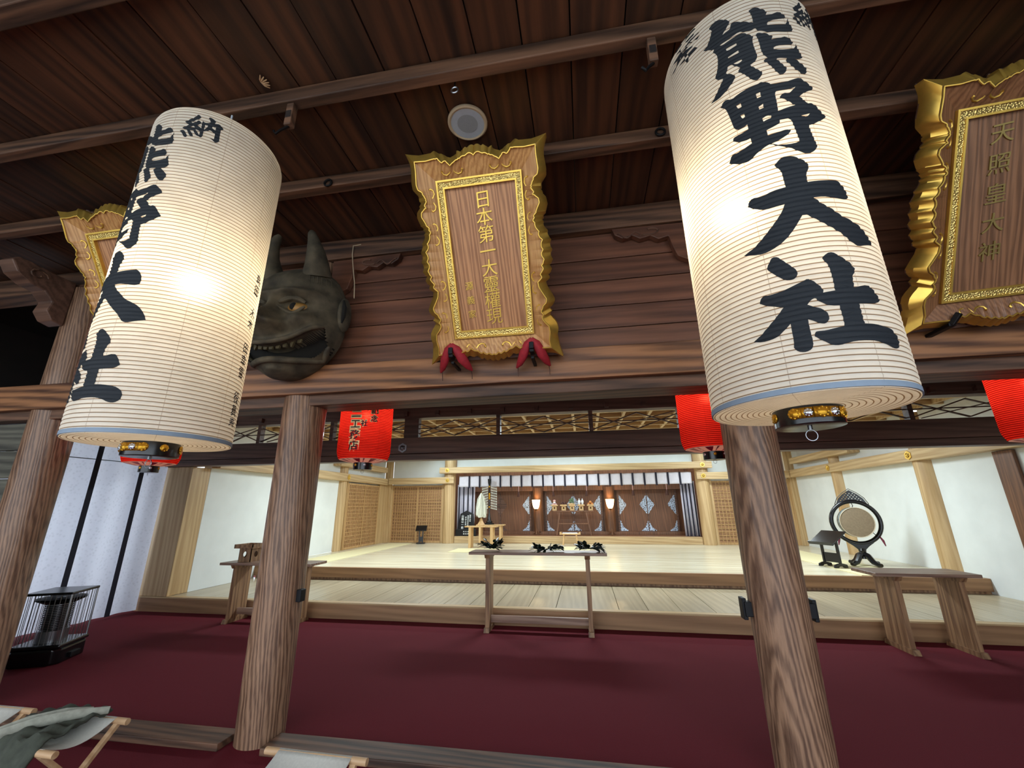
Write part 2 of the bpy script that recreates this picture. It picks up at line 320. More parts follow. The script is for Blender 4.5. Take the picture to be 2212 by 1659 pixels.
plane_box('wall_right', M['void'], 8, 8.2, -2.6, 6.3, -.06, 4.4); plane_box('wall_right', M['void'], 5.2, 5.3, -2.0, 2.9, -.06, 4.4)  # nearer wall is unseen, added to block side skylight and darken the ceiling
# board wall over the lintel
mb = MB(); z = 2.69
for h in (.20, .19, .23, .20, .24):
    mb.box(-5.04, 8, 3.055+rnd.uniform(0, .006), 3.1, z+.003, z+h-.004); z += h
struct(mb.build('wall_front', M['board'], bevel=.003))
mb = MB(); z = .0
for k in range(9): mb.box(-9, -5.18, 3.08+.003*(k % 3), 3.14, z+.003, z+.255); z += .262
struct(mb.build('wall_front', M['grey'], bevel=.003))
# ---- hall shell
plane_box('wall_back', M['wall'], -6.4, -4.55, 13.45, 13.6, .0, 3.2)
plane_box('wall_back', M['wall'], 3.68, 5.85, 13.45, 13.6, .0, 3.2)
plane_box('wall_back', M['wall'], -4.16, 3.29, 13.45, 13.6, 2.7, 3.2)
for a, b, z0 in ((6.5, 7.95, .216), (7.95, 10.55, .437), (10.89, 13.24, .437)): plane_box('wall_left', M['wall'], -6.75, -6.6, a, b, z0, 3.2)
for a, b, z0 in ((6.0, 8.38, .0), (8.76, 11.02, .0), (11.38, 13.25, .0)): plane_box('wall_right', M['wall'], 6.003, 6.15, a, b, z0, 3.2)
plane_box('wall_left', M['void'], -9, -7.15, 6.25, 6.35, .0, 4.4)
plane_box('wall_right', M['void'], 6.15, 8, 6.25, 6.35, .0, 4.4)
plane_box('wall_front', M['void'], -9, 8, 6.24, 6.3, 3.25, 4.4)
mb = MB(); mb.box(-6.75, 6.15, 6.3, 13.6, 3.22, 3.3); mb.k = 1
k = -6.6
while k < 6: mb.box(k, k+.05, 6.3, 13.5, 3.14, 3.22); k += .46
k = 6.4
while k < 13.4: mb.box(-6.6, 6, k, k+.05, 3.135, 3.215); k += .46
struct(mb.build('ceiling', [M['lat'], M['hx']]))
# wooden stage: lower step and raised deck
t = thing('wooden_step', 'long low pale wooden step rising from the red carpet', 'step', (-.4, 6.13, 0))
def at_(o, mb, name, mat, **k):
    """mesh given in world coordinates, made a part of o"""
    mb.v = [tuple(Vector(p)-o.location) for p in mb.v]; return mb.build(name, mat, o, **k)
at_(t, MB().box(-7.15, 6.0, 6.13, 6.2, 0, .208), 'riser', M['riser'], bevel=.004)
mb = MB(); mb.box(-7.15, 6.0, 6.128, 6.24, .195, .215)
at_(t, mb, 'nosing', M['hx'], bevel=.003)
mb = MB(); x = -7.15
while x < 6.0:
    wd = rnd.choice((.38, .42, .46)); mb.box(x+.004, min(x+wd, 6.0)-.004, 6.244, 8.0, .18, .212+rnd.uniform(0, .002)); x += wd
at_(t, mb, 'deck', M['decky'])
t = thing('raised_stage', 'wide pale plank stage filling the hall behind the low step', 'stage', (-.4, 7.95, .212))
at_(t, MB().box(-6.6, 6.0, 7.93, 8.0, .255, .436), 'riser', M['riser'], bevel=.004)
at_(t, MB().box(-6.6, 6.0, 7.985, 8.03, .213, .256), 'plinth', M['table'])
mb = MB(); y = 7.95
mb.box(-6.6, 6.0, 8.0, 8.06, .40, .436)
y = 8.062
while y < 13.42: mb.box(-6.6, 6.0, y+.0015, y+.118, .40, .435+rnd.uniform(0, .001)); y += .12
at_(t, mb, 'deck', M['deckx'])
# ================================================================ old porch timbers
PIL = [(-5.04, 'round dark timber pillar at the far left beside the heater'), (-2.345, 'round weathered pillar below the carved mask'),
       (1.165, 'round weathered pillar below the large right lantern'), (3.87, 'round dark pillar right of the room, nearest the drum side')]
for px, lab in PIL[:3]:
    t = thing('wooden_pillar', lab, 'pillar', (px, 3.12, 0), group='round pillars along the porch front')
    pr = [(.158, 0), (.162, .3), (.168, 1.2), (.17, 2.2), (.168, 3.742)]
    MB().lathe(pr, 40).build('shaft', M['oldz'], t, True)
    if px == -2.345: MB().box(.155, .20, -.03, .03, .87, .955).build('latch_bracket', M['iron'], t, bevel=.004)
    if px == 1.165:
        for s in (-1, 1): MB().box(min(s*.16, s*.205), max(s*.16, s*.205), -.03, .03, .87, .955).box(min(s*.19, s*.215), max(s*.19, s*.215), -.02, .05, .85, .975).build('latch_bracket', M['iron'], t, bevel=.004)
def beam(name, label, mat, x0, x1, y0, y1, z0, z1, cat='beam', group=None, bevel=.006):
    o = MB().box(x0, x1, y0, y1, z0, z1).build(name, mat, None, bevel=bevel); return tag(o, label, cat, group)
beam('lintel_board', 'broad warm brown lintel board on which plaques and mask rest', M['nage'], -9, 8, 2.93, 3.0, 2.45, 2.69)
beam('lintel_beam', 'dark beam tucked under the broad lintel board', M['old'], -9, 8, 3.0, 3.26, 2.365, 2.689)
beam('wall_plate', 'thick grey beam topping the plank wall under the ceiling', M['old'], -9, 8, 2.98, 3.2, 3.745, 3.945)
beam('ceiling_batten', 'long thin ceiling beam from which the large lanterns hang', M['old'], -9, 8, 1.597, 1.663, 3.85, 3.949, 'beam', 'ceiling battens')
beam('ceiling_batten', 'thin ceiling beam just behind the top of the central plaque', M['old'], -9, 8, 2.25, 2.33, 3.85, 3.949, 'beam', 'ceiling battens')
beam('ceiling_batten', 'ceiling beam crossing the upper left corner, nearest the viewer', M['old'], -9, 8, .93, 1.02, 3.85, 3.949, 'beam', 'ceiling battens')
for x0, x1, lab in ((-9, -5.2, 'wooden floor sill left of the leftmost pillar'), (-4.88, -2.5, 'worn wooden floor sill left of the pillar below the mask'), (-2.185, 1.0, 'worn wooden floor sill crossing between the two big pillars')):
    beam('floor_sill', lab, M['old'], x0, x1, 2.92, 3.12, 0, .045, 'sill', 'floor sills')
# carved cloud brackets at the wall corners
def bracket(x0, s, label):
    t = thing('carved_bracket', label, 'bracket', (x0, 2.99, 3.35), group='carved cloud brackets on the plank wall')
    out = [(0, .38), (.66, .39), (.64, .33), (.58, .29), (.5, .31), (.44, .27), (.36, .29), (.3, .25), (.22, .27), (.2, .17), (.17, .08), (.1, .04), (.04, 0), (0, 0)]
    MB().prism([(s*a, b) for a, b in out], (0, 0, 0), (1, 0, 0), (0, 0, 1), (0, .06, 0)).build('board', M['board'], t, bevel=.006)
    c = [(s*(.36+.1*cos(a)*k), -.004, .335+.045*sin(a)*k) for k, a in ((.3+.08*i, 1+i*.55) for i in range(9))]
    MB().tube(c, .008, 6).tube([(s*(.44+.02*i), -.004, .31+.025*sin(i*.9)) for i in range(10)], .006, 6).build('scroll', M['dark'], t, True)
bracket(-2.17, 1, 'carved cloud bracket on the plank wall right of the mask')
bracket(1.0, -1, 'carved cloud bracket half behind the large right lantern')
t = thing('carved_nosing', 'dark carved beam end with swirl jutting from the far left pillar', 'bracket', (-5.12, 2.95, 3.3))
prof = [(0, 0), (-.1, .02), (-.16, .1), (-.14, .2), (-.22, .28), (-.33, .30), (-.44, .36), (-.5, .45), (-.46, .50), (-.36, .50), (-.2, .48), (0, .48)]
MB().prism(prof, (-.09, 0, 0), (0, 1, 0), (0, 0, 1), (.18, 0, 0)).build('beam_end', M['dark'], t, bevel=.012)
for sx in (-.095, .095):
    MB().tube([(sx, -.3+.08*cos(a)*(1-a/9), .4+.06*sin(a)*(1-a/9)) for a in [i*.6 for i in range(12)]], .009, 6).build('swirl', M['old'], t, True)
# inner tie beam with openwork transom, between porch and hall
beam('tie_beam', 'dark straight beam spanning the hall front under the openwork transom', M['dark'], -9, 8, 6.05, 6.3, 2.34, 2.59)
beam('tie_beam_rail', 'thin dark rail below the hall front beam', M['dark'], -9, 8, 6.06, 6.26, 2.24, 2.335, 'rail')
t = thing('transom', 'dark openwork transom of crossed laths above the hall front beam', 'transom', (-.4, 6.15, 2.59))
mb = MB()
for px, wd in ((-6.6, .2), (-5.4, .06), (-4.05, .06), (-2.66, .24), (-1.25, .06), (.15, .06), (1.5, .24), (2.9, .06), (4.3, .06), (5.7, .2)): 
    at_(t, MB().box(px-wd/2, px+wd/2, 6.1, 6.2, 2.592, 2.95), 'post', M['dark'])
xs = [-9, -6.6, -5.4, -4.05, -2.66, -1.25, .15, 1.5, 2.9, 4.3, 5.7, 8]
for a, b in zip(xs, xs[1:]):
    wd = (b-a)
    for q in (0, .5):
        p0, p1 = a+q*wd, a+(q+.5)*wd
        mb.bar((p0, 6.15, 2.62), (p1, 6.15, 2.86), .03, .014).bar((p0, 6.165, 2.86), (p1, 6.165, 2.62), .03, .014)
    mb.bar((a, 6.14, 2.74), (b, 6.14, 2.74), .02, .014).bar((a+wd*.1, 6.155, 2.62), (a+wd*.9, 6.155, 2.86), .02, .012)
at_(t, mb, 'lattice', M['dark'])
at_(t, MB().box(-9, 8, 6.06, 6.24, 2.9, 3.24), 'top_rail', M['dark'])
for i in range(24): at_(t, MB().box(-6.4+.52*i, -6.34+.52*i, 6.0, 6.06, 2.93, 3.0), 'rafter_end', M['dark'])
def nail(loc, label, mat, r=.055, face='y', group='gold hexagon nail covers'):
    t = thing('nail_cover', label, 'nail cover', loc, (0, 0, 0) if face == 'y' else ((0, 0, pi/2) if face == '+x' else (0, 0, -pi/2)), group)
    mb = MB(); hx = [(r*sin(i*pi/3), r*cos(i*pi/3)) for i in range(6)]; hi = [(a*.62, b*.62) for a, b in hx]
    mb.prism(hx, (0, 0, 0), (1, 0, 0), (0, 0, 1), (0, -.012, 0), [hi]); mb.build('rim', mat, t)
    mb = MB()
    for i in range(6): mb.tube([(0, -.018, 0), (r*.6*sin(i*pi/3+.5), -.012, r*.6*cos(i*pi/3+.5))], [.012, .006], 6)
    mb.ball((0, -.018, 0), r*.3, 8, 6); mb.build('flower', mat, t, True)
nail((-2.76, 6.048, 2.43), 'silvery hexagon nail cover on the dark beam beside the red lantern', M['steel'], .075, group='nail covers')
# ================================================================ hall timbers
def post(x, y, z0, z1, r, label, square=False, mat=None):
    mb = MB(); h = z1-z0
    if square: mb.box(-r, r, -r, r, 0, h)
    else: mb.lathe([(r, 0), (r, h)], 40)
    o = mb.build('hall_post', mat or M['hz'], None, True, .006 if square else 0); o.location = (x, y, z0); return tag(o, label, 'post', 'pale posts of the hall')
o = MB().box(-7.14, -6.601, 6.14, 6.5, .216, 2.235).build('hall_post', M['hz'], None, bevel=.006); tag(o, 'pale square post between the striped curtain and white wall', 'post', 'pale posts of the hall')
post(-6.65, 10.72, .437, 3.13, .17, 'pale post left of the lattice doors on the left wall')
post(-6.5, 13.345, .437, 3.13, .10, 'pale square corner post between the two pairs of left lattice doors', True)
post(-4.355, 13.37, .437, 3.13, .19, 'pale round post left of the altar opening')
post(3.485, 13.37, .437, 3.13, .19, 'pale round post right of the altar opening')
post(5.93, 13.345, .437, 3.13, .09, 'pale square corner post at the far end of the right wall', True)
post(6.07, 11.2, .437, 3.13, .19, 'pale round post behind the drum on the right wall')
post(6.07, 8.57, .437, 3.13, .20, 'thick pale round post right of the drum, above the right table')
tag(MB().box(5.95, 6.0, 6.9, 7.2, .213, 2.26).build('dark_post', M['altar'], None, bevel=.006), 'dark brown timber post against the white right wall', 'post')
beam('hall_rail', 'pale horizontal rail along the left white wall', M['hy'], -6.6, -6.42, 6.5, 13.24, 2.24, 2.44, 'rail', 'pale wall rails')
beam('hall_rail', 'pale upper rail end near the left corner of the hall', M['hy'], -6.6, -6.35, 10.2, 12.9, 2.62, 2.78, 'rail', 'pale wall rails')
beam('hall_rail', 'pale horizontal rail along the right white wall above the drum', M['hy'], 5.80, 5.995, 5.95, 13.24, 2.27, 2.47, 'rail', 'pale wall rails')
beam('hall_rail', 'pale upper rail on the right wall beyond the drum', M['hy'], 5.75, 6.0, 10.2, 12.9, 2.62, 2.78, 'rail', 'pale wall rails')
beam('hall_rail', 'pale rail above the lattice doors left of the altar', M['hx'], -6.4, -4.15, 13.1, 13.19, 2.26, 2.46, 'rail', 'pale wall rails')
beam('hall_rail', 'pale rail above the lattice doors right of the altar', M['hx'], 3.29, 5.79, 13.1, 13.19, 2.26, 2.46, 'rail', 'pale wall rails')
beam('altar_lintel', 'long pale lintel above the white altar valance', M['hx'], -4.63, 3.74, 13.05, 13.2, 2.58, 2.77, 'beam')
beam('altar_sill', 'pale raised sill along the foot of the altar opening', M['hx'], -4.16, 3.29, 13.36, 13.6, .437, .64, 'sill')
nail((-4.36, 13.048, 2.675), 'upper gold nail cover left of the altar lintel', M['gold'], .07)
nail((-4.36, 13.098, 2.36), 'lower gold nail cover at the left of the altar opening', M['gold'], .07)
nail((3.47, 13.048, 2.675), 'upper gold nail cover right of the altar lintel', M['gold'], .07)
nail((3.47, 13.098, 2.36), 'lower gold nail cover at the right of the altar opening', M['gold'], .07)
nail((-6.418, 10.72, 2.34), 'gold nail cover on the left wall rail', M['gold'], .07, '+x')
nail((5.798, 11.17, 2.37), 'gold nail cover on the right wall rail behind the drum', M['gold'], .07, '-x')
nail((5.798, 8.57, 2.37), 'gold nail cover on the right wall rail nearest the viewer', M['gold'], .08, '-x')
def lattice_door(n, o, ex, w, h):
    t = thing('door_%d' % n, '', '', o); del t['label'], t['category']; t['kind'] = 'structure'
    e = Vector(ex); nrm = Vector((e.y, -e.x, 0))      # faces the room
    def P(a, b, d): return e*a+nrm*d+Vector((0, 0, b))
    def slab(mb, a0, a1, b0, b1, d0, d1):
        mb.add([P(a, b, d) for a in (a0, a1) for b in (b0, b1) for d in (d0, d1)], [(0, 1, 3, 2), (4, 6, 7, 5), (0, 4, 5, 1), (2, 3, 7, 6), (0, 2, 6, 4), (1, 5, 7, 3)])
    mb = MB(); s = .045
    for q in ((0, s, 0, h), (w-s, w, 0, h), (s, w-s, 0, s*1.3), (s, w-s, h-s, h)): slab(mb, q[0], q[1], q[2], q[3], 0, .035)
    mb.build('frame', M['lat'], t); mb = MB(); slab(mb, s, w-s, s, h-s, .004, .010); mb.build('panel', M['riser'], t)
    mb = MB(); nx, nz = 10, 17
    for i in range(1, nx): a = s+(w-2*s)*i/nx; slab(mb, a-.009, a+.009, s, h-s, .010, .026)
    for i in range(1, nz): b = s+(h-2*s)*i/nz; slab(mb, s, w-s, b-.010, b+.010, .010, .03)
    mb.build('lattice', M['lat'], t)
lattice_door(1, (-6.56, 11.84, .44), (0, 1, 0), .93, 1.76); lattice_door(2, (-6.54, 10.91, .44), (0, 1, 0), .95, 1.76)
lattice_door(3, (-6.36, 13.44, .44), (1, 0, 0), .90, 1.78); lattice_door(4, (-5.48, 13.42, .44), (1, 0, 0), .88, 1.78)
lattice_door(5, (3.72, 13.44, .44), (1, 0, 0), 1.05, 1.78); lattice_door(6, (4.75, 13.42, .44), (1, 0, 0), 1.05, 1.78)
for i, q in enumerate(((-6.6, -6.52, 12.77, 13.24), (-6.4, -6.35, 13.36, 13.45), (-4.61, -4.545, 13.36, 13.45), (3.675, 3.73, 13.36, 13.45), (5.79, 5.84, 13.36, 13.45), (-6.6, -6.52, 10.885, 10.915))):
    struct(MB().box(*q, .437, 2.25).build('trim_%d' % (i+1), M['hz']))
# ================================================================ altar
mb = MB(); mb.box(-4.2, 3.35, 13.6, 16, .56, .64); struct(mb.build('floor', M['altar']))
plane_box('wall_back', M['altar'], -4.3, 3.4, 14.66, 14.75, .5, 3.6)
plane_box('wall_left', M['altar'], -4.4, -4.28, 13.5, 14.75, .5, 3.6); plane_box('wall_right', M['altar'], 3.4, 3.5, 13.5, 14.75, .5, 3.6)
tag(MB().box(-4.28, 3.4, 14.42, 14.6, 2.03, 2.4).build('altar_beam', M['altar'], None, bevel=.006), 'brown beam over the altar doors, behind the valance', 'beam')
tag(MB().box(-4.28, 3.4, 14.3, 14.6, .641, .73).build('altar_step', M['altar'], None, bevel=.006), 'brown threshold below the altar doors', 'step')
for x0, lab in ((-1.57, 'brown altar column behind the left standing lamp'), (.79, 'brown altar column behind the right standing lamp')):
    o = MB().lathe([(.17, 0), (.17, 1.40)], 32).build('altar_column', M['altar'], None, True); o.location = (x0, 14.42, .73); tag(o, lab, 'column', 'altar columns')
def altar_door(x0, x1, label, dark=False):
    t = thing('altar_door', label, 'door', ((x0+x1)/2, 14.6, .73), group='altar doors'); h = (x1-x0)/2; zt = 1.30; c = M['fret']
    for s in (-1, 1): MB().box(min(0, s*h)+.008, max(0, s*h)-.008, 0, .05, 0, zt).build('leaf', M['altar'], t, bevel=.004)
    MB().box(-.012, .012, -.03, 0, 0, zt).build('centre_stile', M['dark'], t)
    for s in (-1, 1): MB().box(s*h-.03, s*h+.03, -.03, .05, 0, zt).build('jamb', M['dark'], t)
    def plate(poly, nm='fretwork'): MB().prism(poly, (0, -.002, 0), (1, 0, 0), (0, 0, 1), (0, -.006, 0)).build(nm, M['dark'] if dark and poly[0][0] < .5 else M['fret'], t)
    def wavy(pts, k=6):
        out = []
        for (a, b), (c_, d) in zip(pts, pts[1:]+pts[:1]):
            for i in range(k):
                f = i/k; q = .012*sin(f*pi*3)**2; n = Vector((d-b, a-c_)).normalized(); out.append((a+(c_-a)*f+n.x*q, b+(d-b)*f+n.y*q))
        return out
    cz, dh, dw = .83, .31, .23
    plate(wavy([(0, cz-dh), (dw, cz), (0, cz+dh), (-dw, cz)]))
    plate(wavy([(-.24, .02), (.24, .02), (.1, .12), (0, .34), (-.1, .12)]))
    for s in (-1, 1):
        e = s*(h-.035)
        plate(wavy([(e, cz-dh), (e, cz+dh), (e-s*dw, cz)] if s > 0 else [(e, cz+dh), (e, cz-dh), (e-s*dw, cz)]))
        plate(wavy([(e, .02), (e, .34), (e-s*.09, .12), (e-s*.24, .02)] if s > 0 else [(e, .34), (e, .02), (e-s*.24, .02), (e-s*.09, .12)]))
altar_door(-3.95, -1.86, 'left pair of altar doors, its middle fretwork dark', True); altar_door(-1.32, .53, 'middle pair of altar doors behind the offering table'); altar_door(1.08, 2.92, 'right pair of altar doors with bright blue-white fretwork')
# valance and side curtains
t = thing('valance', 'white valance with black ribbons across the altar opening', 'curtain', (-.42, 13.33, 2.5))
mb = MB(); nx, nz = 168, 6; x0, x1 = -3.61, 3.61
vs = [(x0+(x1-x0)*i/nx, .012*sin(i*pi/4)+.006*sin(i*1.7+j), -.345*j/nz-.012*sin(pi*i/nx)) for j in range(nz+1) for i in range(nx+1)]
mb.add(vs, [(j*(nx+1)+i, j*(nx+1)+i+1, (j+1)*(nx+1)+i+1, (j+1)*(nx+1)+i) for j in range(nz) for i in range(nx)])
o = mb.build('cloth', M['white'], t, True); sm = o.modifiers.new('thick', 'SOLIDIFY'); sm.thickness = .004
for i in range(20): MB().box(-3.265+.3445*i-.027, -3.265+.3445*i+.027, -.026, -.02, -.385, 0).build('ribbon', M['navy'], t)
def side_curtain(x0, x1, n, label):
    t = thing('side_curtain', label, 'curtain', ((x0+x1)/2, 13.75, .645), group='white curtains with black ribbons beside the altar'); h = (x1-x0)/2; mb = MB(); nx = 40
    vs = [(-h+2*h*i/nx, .03*sin(i*1.1), z) for z in (0, .8, 1.6) for i in range(nx+1)]
    mb.add(vs, [(j*(nx+1)+i, j*(nx+1)+i+1, (j+1)*(nx+1)+i+1, (j+1)*(nx+1)+i) for j in range(2) for i in range(nx)])
    o = mb.build('cloth', M['white'], t, True); sm = o.modifiers.new('thick', 'SOLIDIFY'); sm.thickness = .004
    for i in range(n):
        x = -h+2*h*(i+.5)/n; MB().box(x-.018, x+.018, -.042, -.034, 0, 1.6).build('ribbon', M['navy'], t)
side_curtain(-4.2, -3.6, 4, 'white curtain with black ribbons hanging left of the altar doors'); side_curtain(2.92, 3.34, 4, 'gathered white curtain with black ribbons right of the altar doors')
for x, lab in ((-2.2, 'leftmost'), (-1.03, 'second from left of the'), (.07, 'third from left of the'), (1.55, 'fourth from left of the'), (2.6, 'rightmost')):
    t = thing('tassel', 'small dark tassel hanging over the altar doors, %s' % (lab if lab.endswith('most') else lab+' five'), 'tassel', (x, 14.2, 1.84), group='dark tassels')
    MB().lathe([(.0, .17), (.02, .16), (.035, .12), (.05, 0), (0, 0)], 10).build('fringe', M['brown'], t, True); MB().tube([(0, 0, .16), (0, 0, .4), (0, .22, .5)], .008, 5).build('cord', M['pink'], t)
# standing lamps
def stand_lamp(x, label):
    t = thing('standing_lamp', label, 'lamp', (x, 14.08, .64), group='standing lamps before the altar')
    prof = [(.05, .80), (.09, .86), (.115, .95), (.135, 1.10)]
    MB().lathe(prof, 6, caps=False).build('shade', M['shade'], t); mb = MB()
    for i in range(6):
        a = i*pi/3; mb.tube([(r*1.02*cos(a), r*1.02*sin(a), z) for r, z in prof], .006, 5)
    mb.tube([(.138*cos(i*pi/3), .138*sin(i*pi/3), 1.1) for i in range(6)], .007, 5, True); mb.build('shade_frame', M['altar'], t)
    MB().ball((0, 0, .99), .03, 10, 8).build('bulb', M['lbulb'], t, True); MB().tube([(0, 0, .1), (0, 0, .82)], .014, 8).build('pole', M['altar'], t); MB().lathe([(.02, .76), (.06, .8), (.055, .81), (0, .81)], 12).build('socket', M['altar'], t)
    mb = MB()
    for i in range(3):
        a = i*2*pi/3+.5; mb.tube([(0, 0, .2), (.05*cos(a), .05*sin(a), .08), (.15*cos(a), .15*sin(a), .015)], [.014, .02, .014], 6)
    mb.build('foot', M['altar'], t, True)
stand_lamp(-1.60, 'glowing paper standing lamp left of the offering table'); stand_lamp(.79, 'glowing paper standing lamp right of the offering table')
# offering table with five stands
t = thing('offering_table', 'dark splay-legged table holding five offering stands before the altar', 'table', (-.4, 14.02, .64))
MB().box(-.64, .66, -.16, .16, .715, .75).build('tabletop', M['altar'], t, bevel=.004)
for sx in (-1, 1):
    for sy in (-.1, .1): MB().bar((sx*.42, sy, .715), (sx*.54, sy*1.3, 0), .04).build('leg', M['altar'], t)
MB().box(-.49, .49, -.14, -.1, .34, .375).build('stretcher', M['altar'], t)
def sanbo(name, loc, k, label, mat, group=None):
    t = thing(name, label, 'offering stand', loc, group=group)
    mb = MB(); w = .125*k; mb.box(-w, w, -w, w, .155*k, .168*k)
    for a, b, c_, d in ((-w, w, -w, -w+.01*k), (-w, w, w-.01*k, w), (-w, -w+.01*k, -w, w), (w-.01*k, w, -w, w)): mb.box(a, b, c_, d, .168*k, .20*k)
    mb.build('tray', mat, t); mb = MB(); q = .082*k; hole = [(.03*k*cos(i*pi/8), .085*k+.034*k*sin(i*pi/8)) for i in range(16)]; sq = [(-q, 0), (q, 0), (q, .155*k), (-q, .155*k)]
    mb.prism(sq, (0, -q, 0), (1, 0, 0), (0, 0, 1), (0, .008*k, 0), [hole]); mb.prism(sq, (0, q-.008*k, 0), (1, 0, 0), (0, 0, 1), (0, .008*k, 0))
    for s in (-1, 1): mb.prism(sq, (s*(q-.004*k)-.004*k, 0, 0), (0, 1, 0), (0, 0, 1), (.008*k, 0, 0), [hole])
    mb.build('pedestal', mat, t); return t
its = ['pink and white rice cakes', 'dark roots', 'a fish and green leaves', 'two white sake jars', 'small orange fruit']
for i, x in enumerate((-.985, -.69, -.42, -.13, .165)):
    sanbo('offering_stand', (x, 13.98, 1.391), .94, 'pale wood offering stand holding %s' % its[i], M['pale'], 'offering stands on the altar table')
zt = 1.391+.169*.94
def item(name, label, cat, mb, mat, loc, group=None, smooth=True):
    o = mb.build(name, mat, None, smooth); o.location = loc; return tag(o, label, cat, group)
for i, (dx, dz, mt) in enumerate(((-.04, 0, 'pink'), (.04, 0, 'pink'), (0, .06, 'porcelain'), (0, .115, 'pink'))):
    item('rice_cake', ['pink rice cake low left in the small stack', 'pink rice cake low right in the small stack', 'white rice cake in the middle of the stack', 'pink rice cake topping the stack'][i], 'rice cake', MB().ball((0, 0, .032), .045, 12, 8, (1, 1, .72)), M[mt], (-.985+dx, 13.98, zt+dz), 'rice cakes')
for dx, lab in ((-.045, 'dark brown root bundle, left one on the second stand'), (.045, 'dark brown root bundle, right one on the second stand')):
    item('root_bundle', lab, 'vegetable', MB().ball((0, 0, .05), .05, 10, 7, (1, .9, 1)).ball((.02, 0, .1), .03, 8, 6), M['brown'], (-.69+dx, 13.98, zt), 'root bundles')
item('dried_fish', 'pale dried fish lying on the middle offering stand', 'fish', MB().tube([(-.11, 0, .04), (-.05, 0, .03), (.03, 0, .03), (.08, 0, .035), (.1, 0, .05), (.12, 0, .06)], [.006, .025, .03, .012, .006, .016], 8), M['pale'], (-.44, 13.93, zt+.012))
mb = MB()
for i in range(7): mb.ball((.05*cos(i*2.2), .03*sin(i*2.2), .08+.02*i), .035, 8, 5, (1, .6, 1.1))
item('green_vegetable', 'pale green leafy bunch standing on the middle offering stand', 'vegetable', mb, M['green'], (-.44, 14.02, zt))
for dx, lab in ((-.045, 'left of the two white sake jars'), (.055, 'right of the two white sake jars')):
    t = thing('sake_jar', lab+' on the fourth offering stand', 'jar', (-.13+dx-.01, 13.98, zt), group='sake jars')
    MB().lathe([(.0, 0), (.026, 0), (.03, .05), (.045, .11), (.04, .145), (.018, .165), (.02, .18), (0, .18)], 16).build('body', M['porcelain'], t, True); MB().ball((0, 0, .195), .018, 8, 6).build('stopper', M['porcelain'], t, True)
for dx, dz, lab in ((-.05, 0, 'orange fruit at the left on the rightmost stand'), (.05, 0, 'orange fruit at the right on the rightmost stand'), (0, .06, 'orange fruit resting on the two others')):
    item('orange', lab, 'fruit', MB().ball((0, 0, .038), .04, 12, 8), M['orange'], (.165+dx, 13.98, zt+dz+.004), 'oranges')
# ================================================================ hall furniture
mat_ = lambda x0, x1, y0, y1, lab, g='straw mats on the stage': tag(MB().box(x0, x1, y0, y1, .4365, .446).build('straw_mat', M['tatami'], None), lab, 'mat', g)
mat_(-6.2, -5.45, 8.0, 13.1, 'long pale straw mat strip along the left side of the stage')
mat_(4.3, 5.15, 8.0, 13.1, 'long pale straw mat strip under the drum on the right')
mat_(-3.5, -2.3, 10.75, 11.65, 'small pale straw mat in front of the small left table'); mat_(-.98, .05, 11.4, 12.35, 'small pale straw mat before the low stool at centre')
def four_leg(name, label, cat, loc, w, d, h, leg, mat, th=.03, ov=.1, splay=0, group=None):
    t = thing(name, label, cat, loc, group=group); MB().box(-w/2, w/2, -d/2, d/2, h-th, h).build('tabletop', mat, t, bevel=.004)
    for sx in (-1, 1):
        for sy in (-1, 1): MB().bar((sx*(w/2-ov), sy*(d/2-.06), h-th), (sx*(w/2-ov+splay), sy*(d/2-.06), 0), leg).build('leg', mat, t)
    return t
four_leg('small_table', 'small pale four-legged table holding the paper streamer wand', 'table', (-2.93, 12.0, .436), .92, .32, .575, .075, M['pale'], .032, .15, 0, 'small pale tables')
four_leg('small_table', 'small pale table behind it, holding the black pole stand', 'table', (-2.92, 13.16, .436), .88, .30, .565, .07, M['pale'], .03, .12, 0, 'small pale tables')
t = four_leg('low_stool', 'low pale altar stool with white paper at the stage centre', 'stool', (-.48, 12.85, .447), .60, .3, .32, .04, M['pale'], .028, .12, .03)
for s in (-1, 1): MB().bar((s*.25, -.15, .335), (s*.30, -.15, .345), .02).bar((s*.25, .15, .335), (s*.30, .15, .345), .02).build('rail_end', M['pale'], t)
tag(MB().box(-.70, -.27, 12.74, 12.96, .768, .786, Matrix.Rotation(.03, 3, 'Z')).build('paper_sheets', M['porcelain'], None, bevel=.003), 'white folded paper lying on the low stool', 'paper')
# paper streamer wand
t = thing('streamer_wand', 'wand of thick white paper streamers in a wooden stand', 'ritual wand', (-2.95, 12.0, 1.013))
MB().lathe([(.13, 0), (.13, .025), (.11, .03), (.05, .13), (.03, .2), (0, .2)], 4).build('stand', M['pale'], t); MB().tube([(0, 0, .18), (0, 0, .92)], .012, 8).build('stick', M['pale'], t)
mb = MB(); r2 = random.Random(3)
for i in range(90):
    a = r2.uniform(0, 2*pi); r = r2.uniform(.09, .16); zb = r2.uniform(.22, .34); w_ = .022; zs = r2.uniform(.55, .75); dx, dy = cos(a), sin(a); px, py = -dy*w_, dx*w_
    mid = [(.02*dx, .02*dy, .90), (r*.75*dx, r*.6*dy, zs), (r*dx, r*.7*dy, (zs+zb)/2), (r*1.02*dx+.01*sin(i), r*.7*dy, zb)]
    vs = []
    for k, (x, y, z) in enumerate(mid): q = .4 if k == 0 else 1; vs += [(x+px*q, y+py*q, z), (x-px*q, y-py*q, z)]
    mb.add(vs, [(0, 1, 3, 2), (2, 3, 5, 4), (4, 5, 7, 6)])
o = mb.build('streamers', M['paper'], t); o['kind'] = 'stuff'
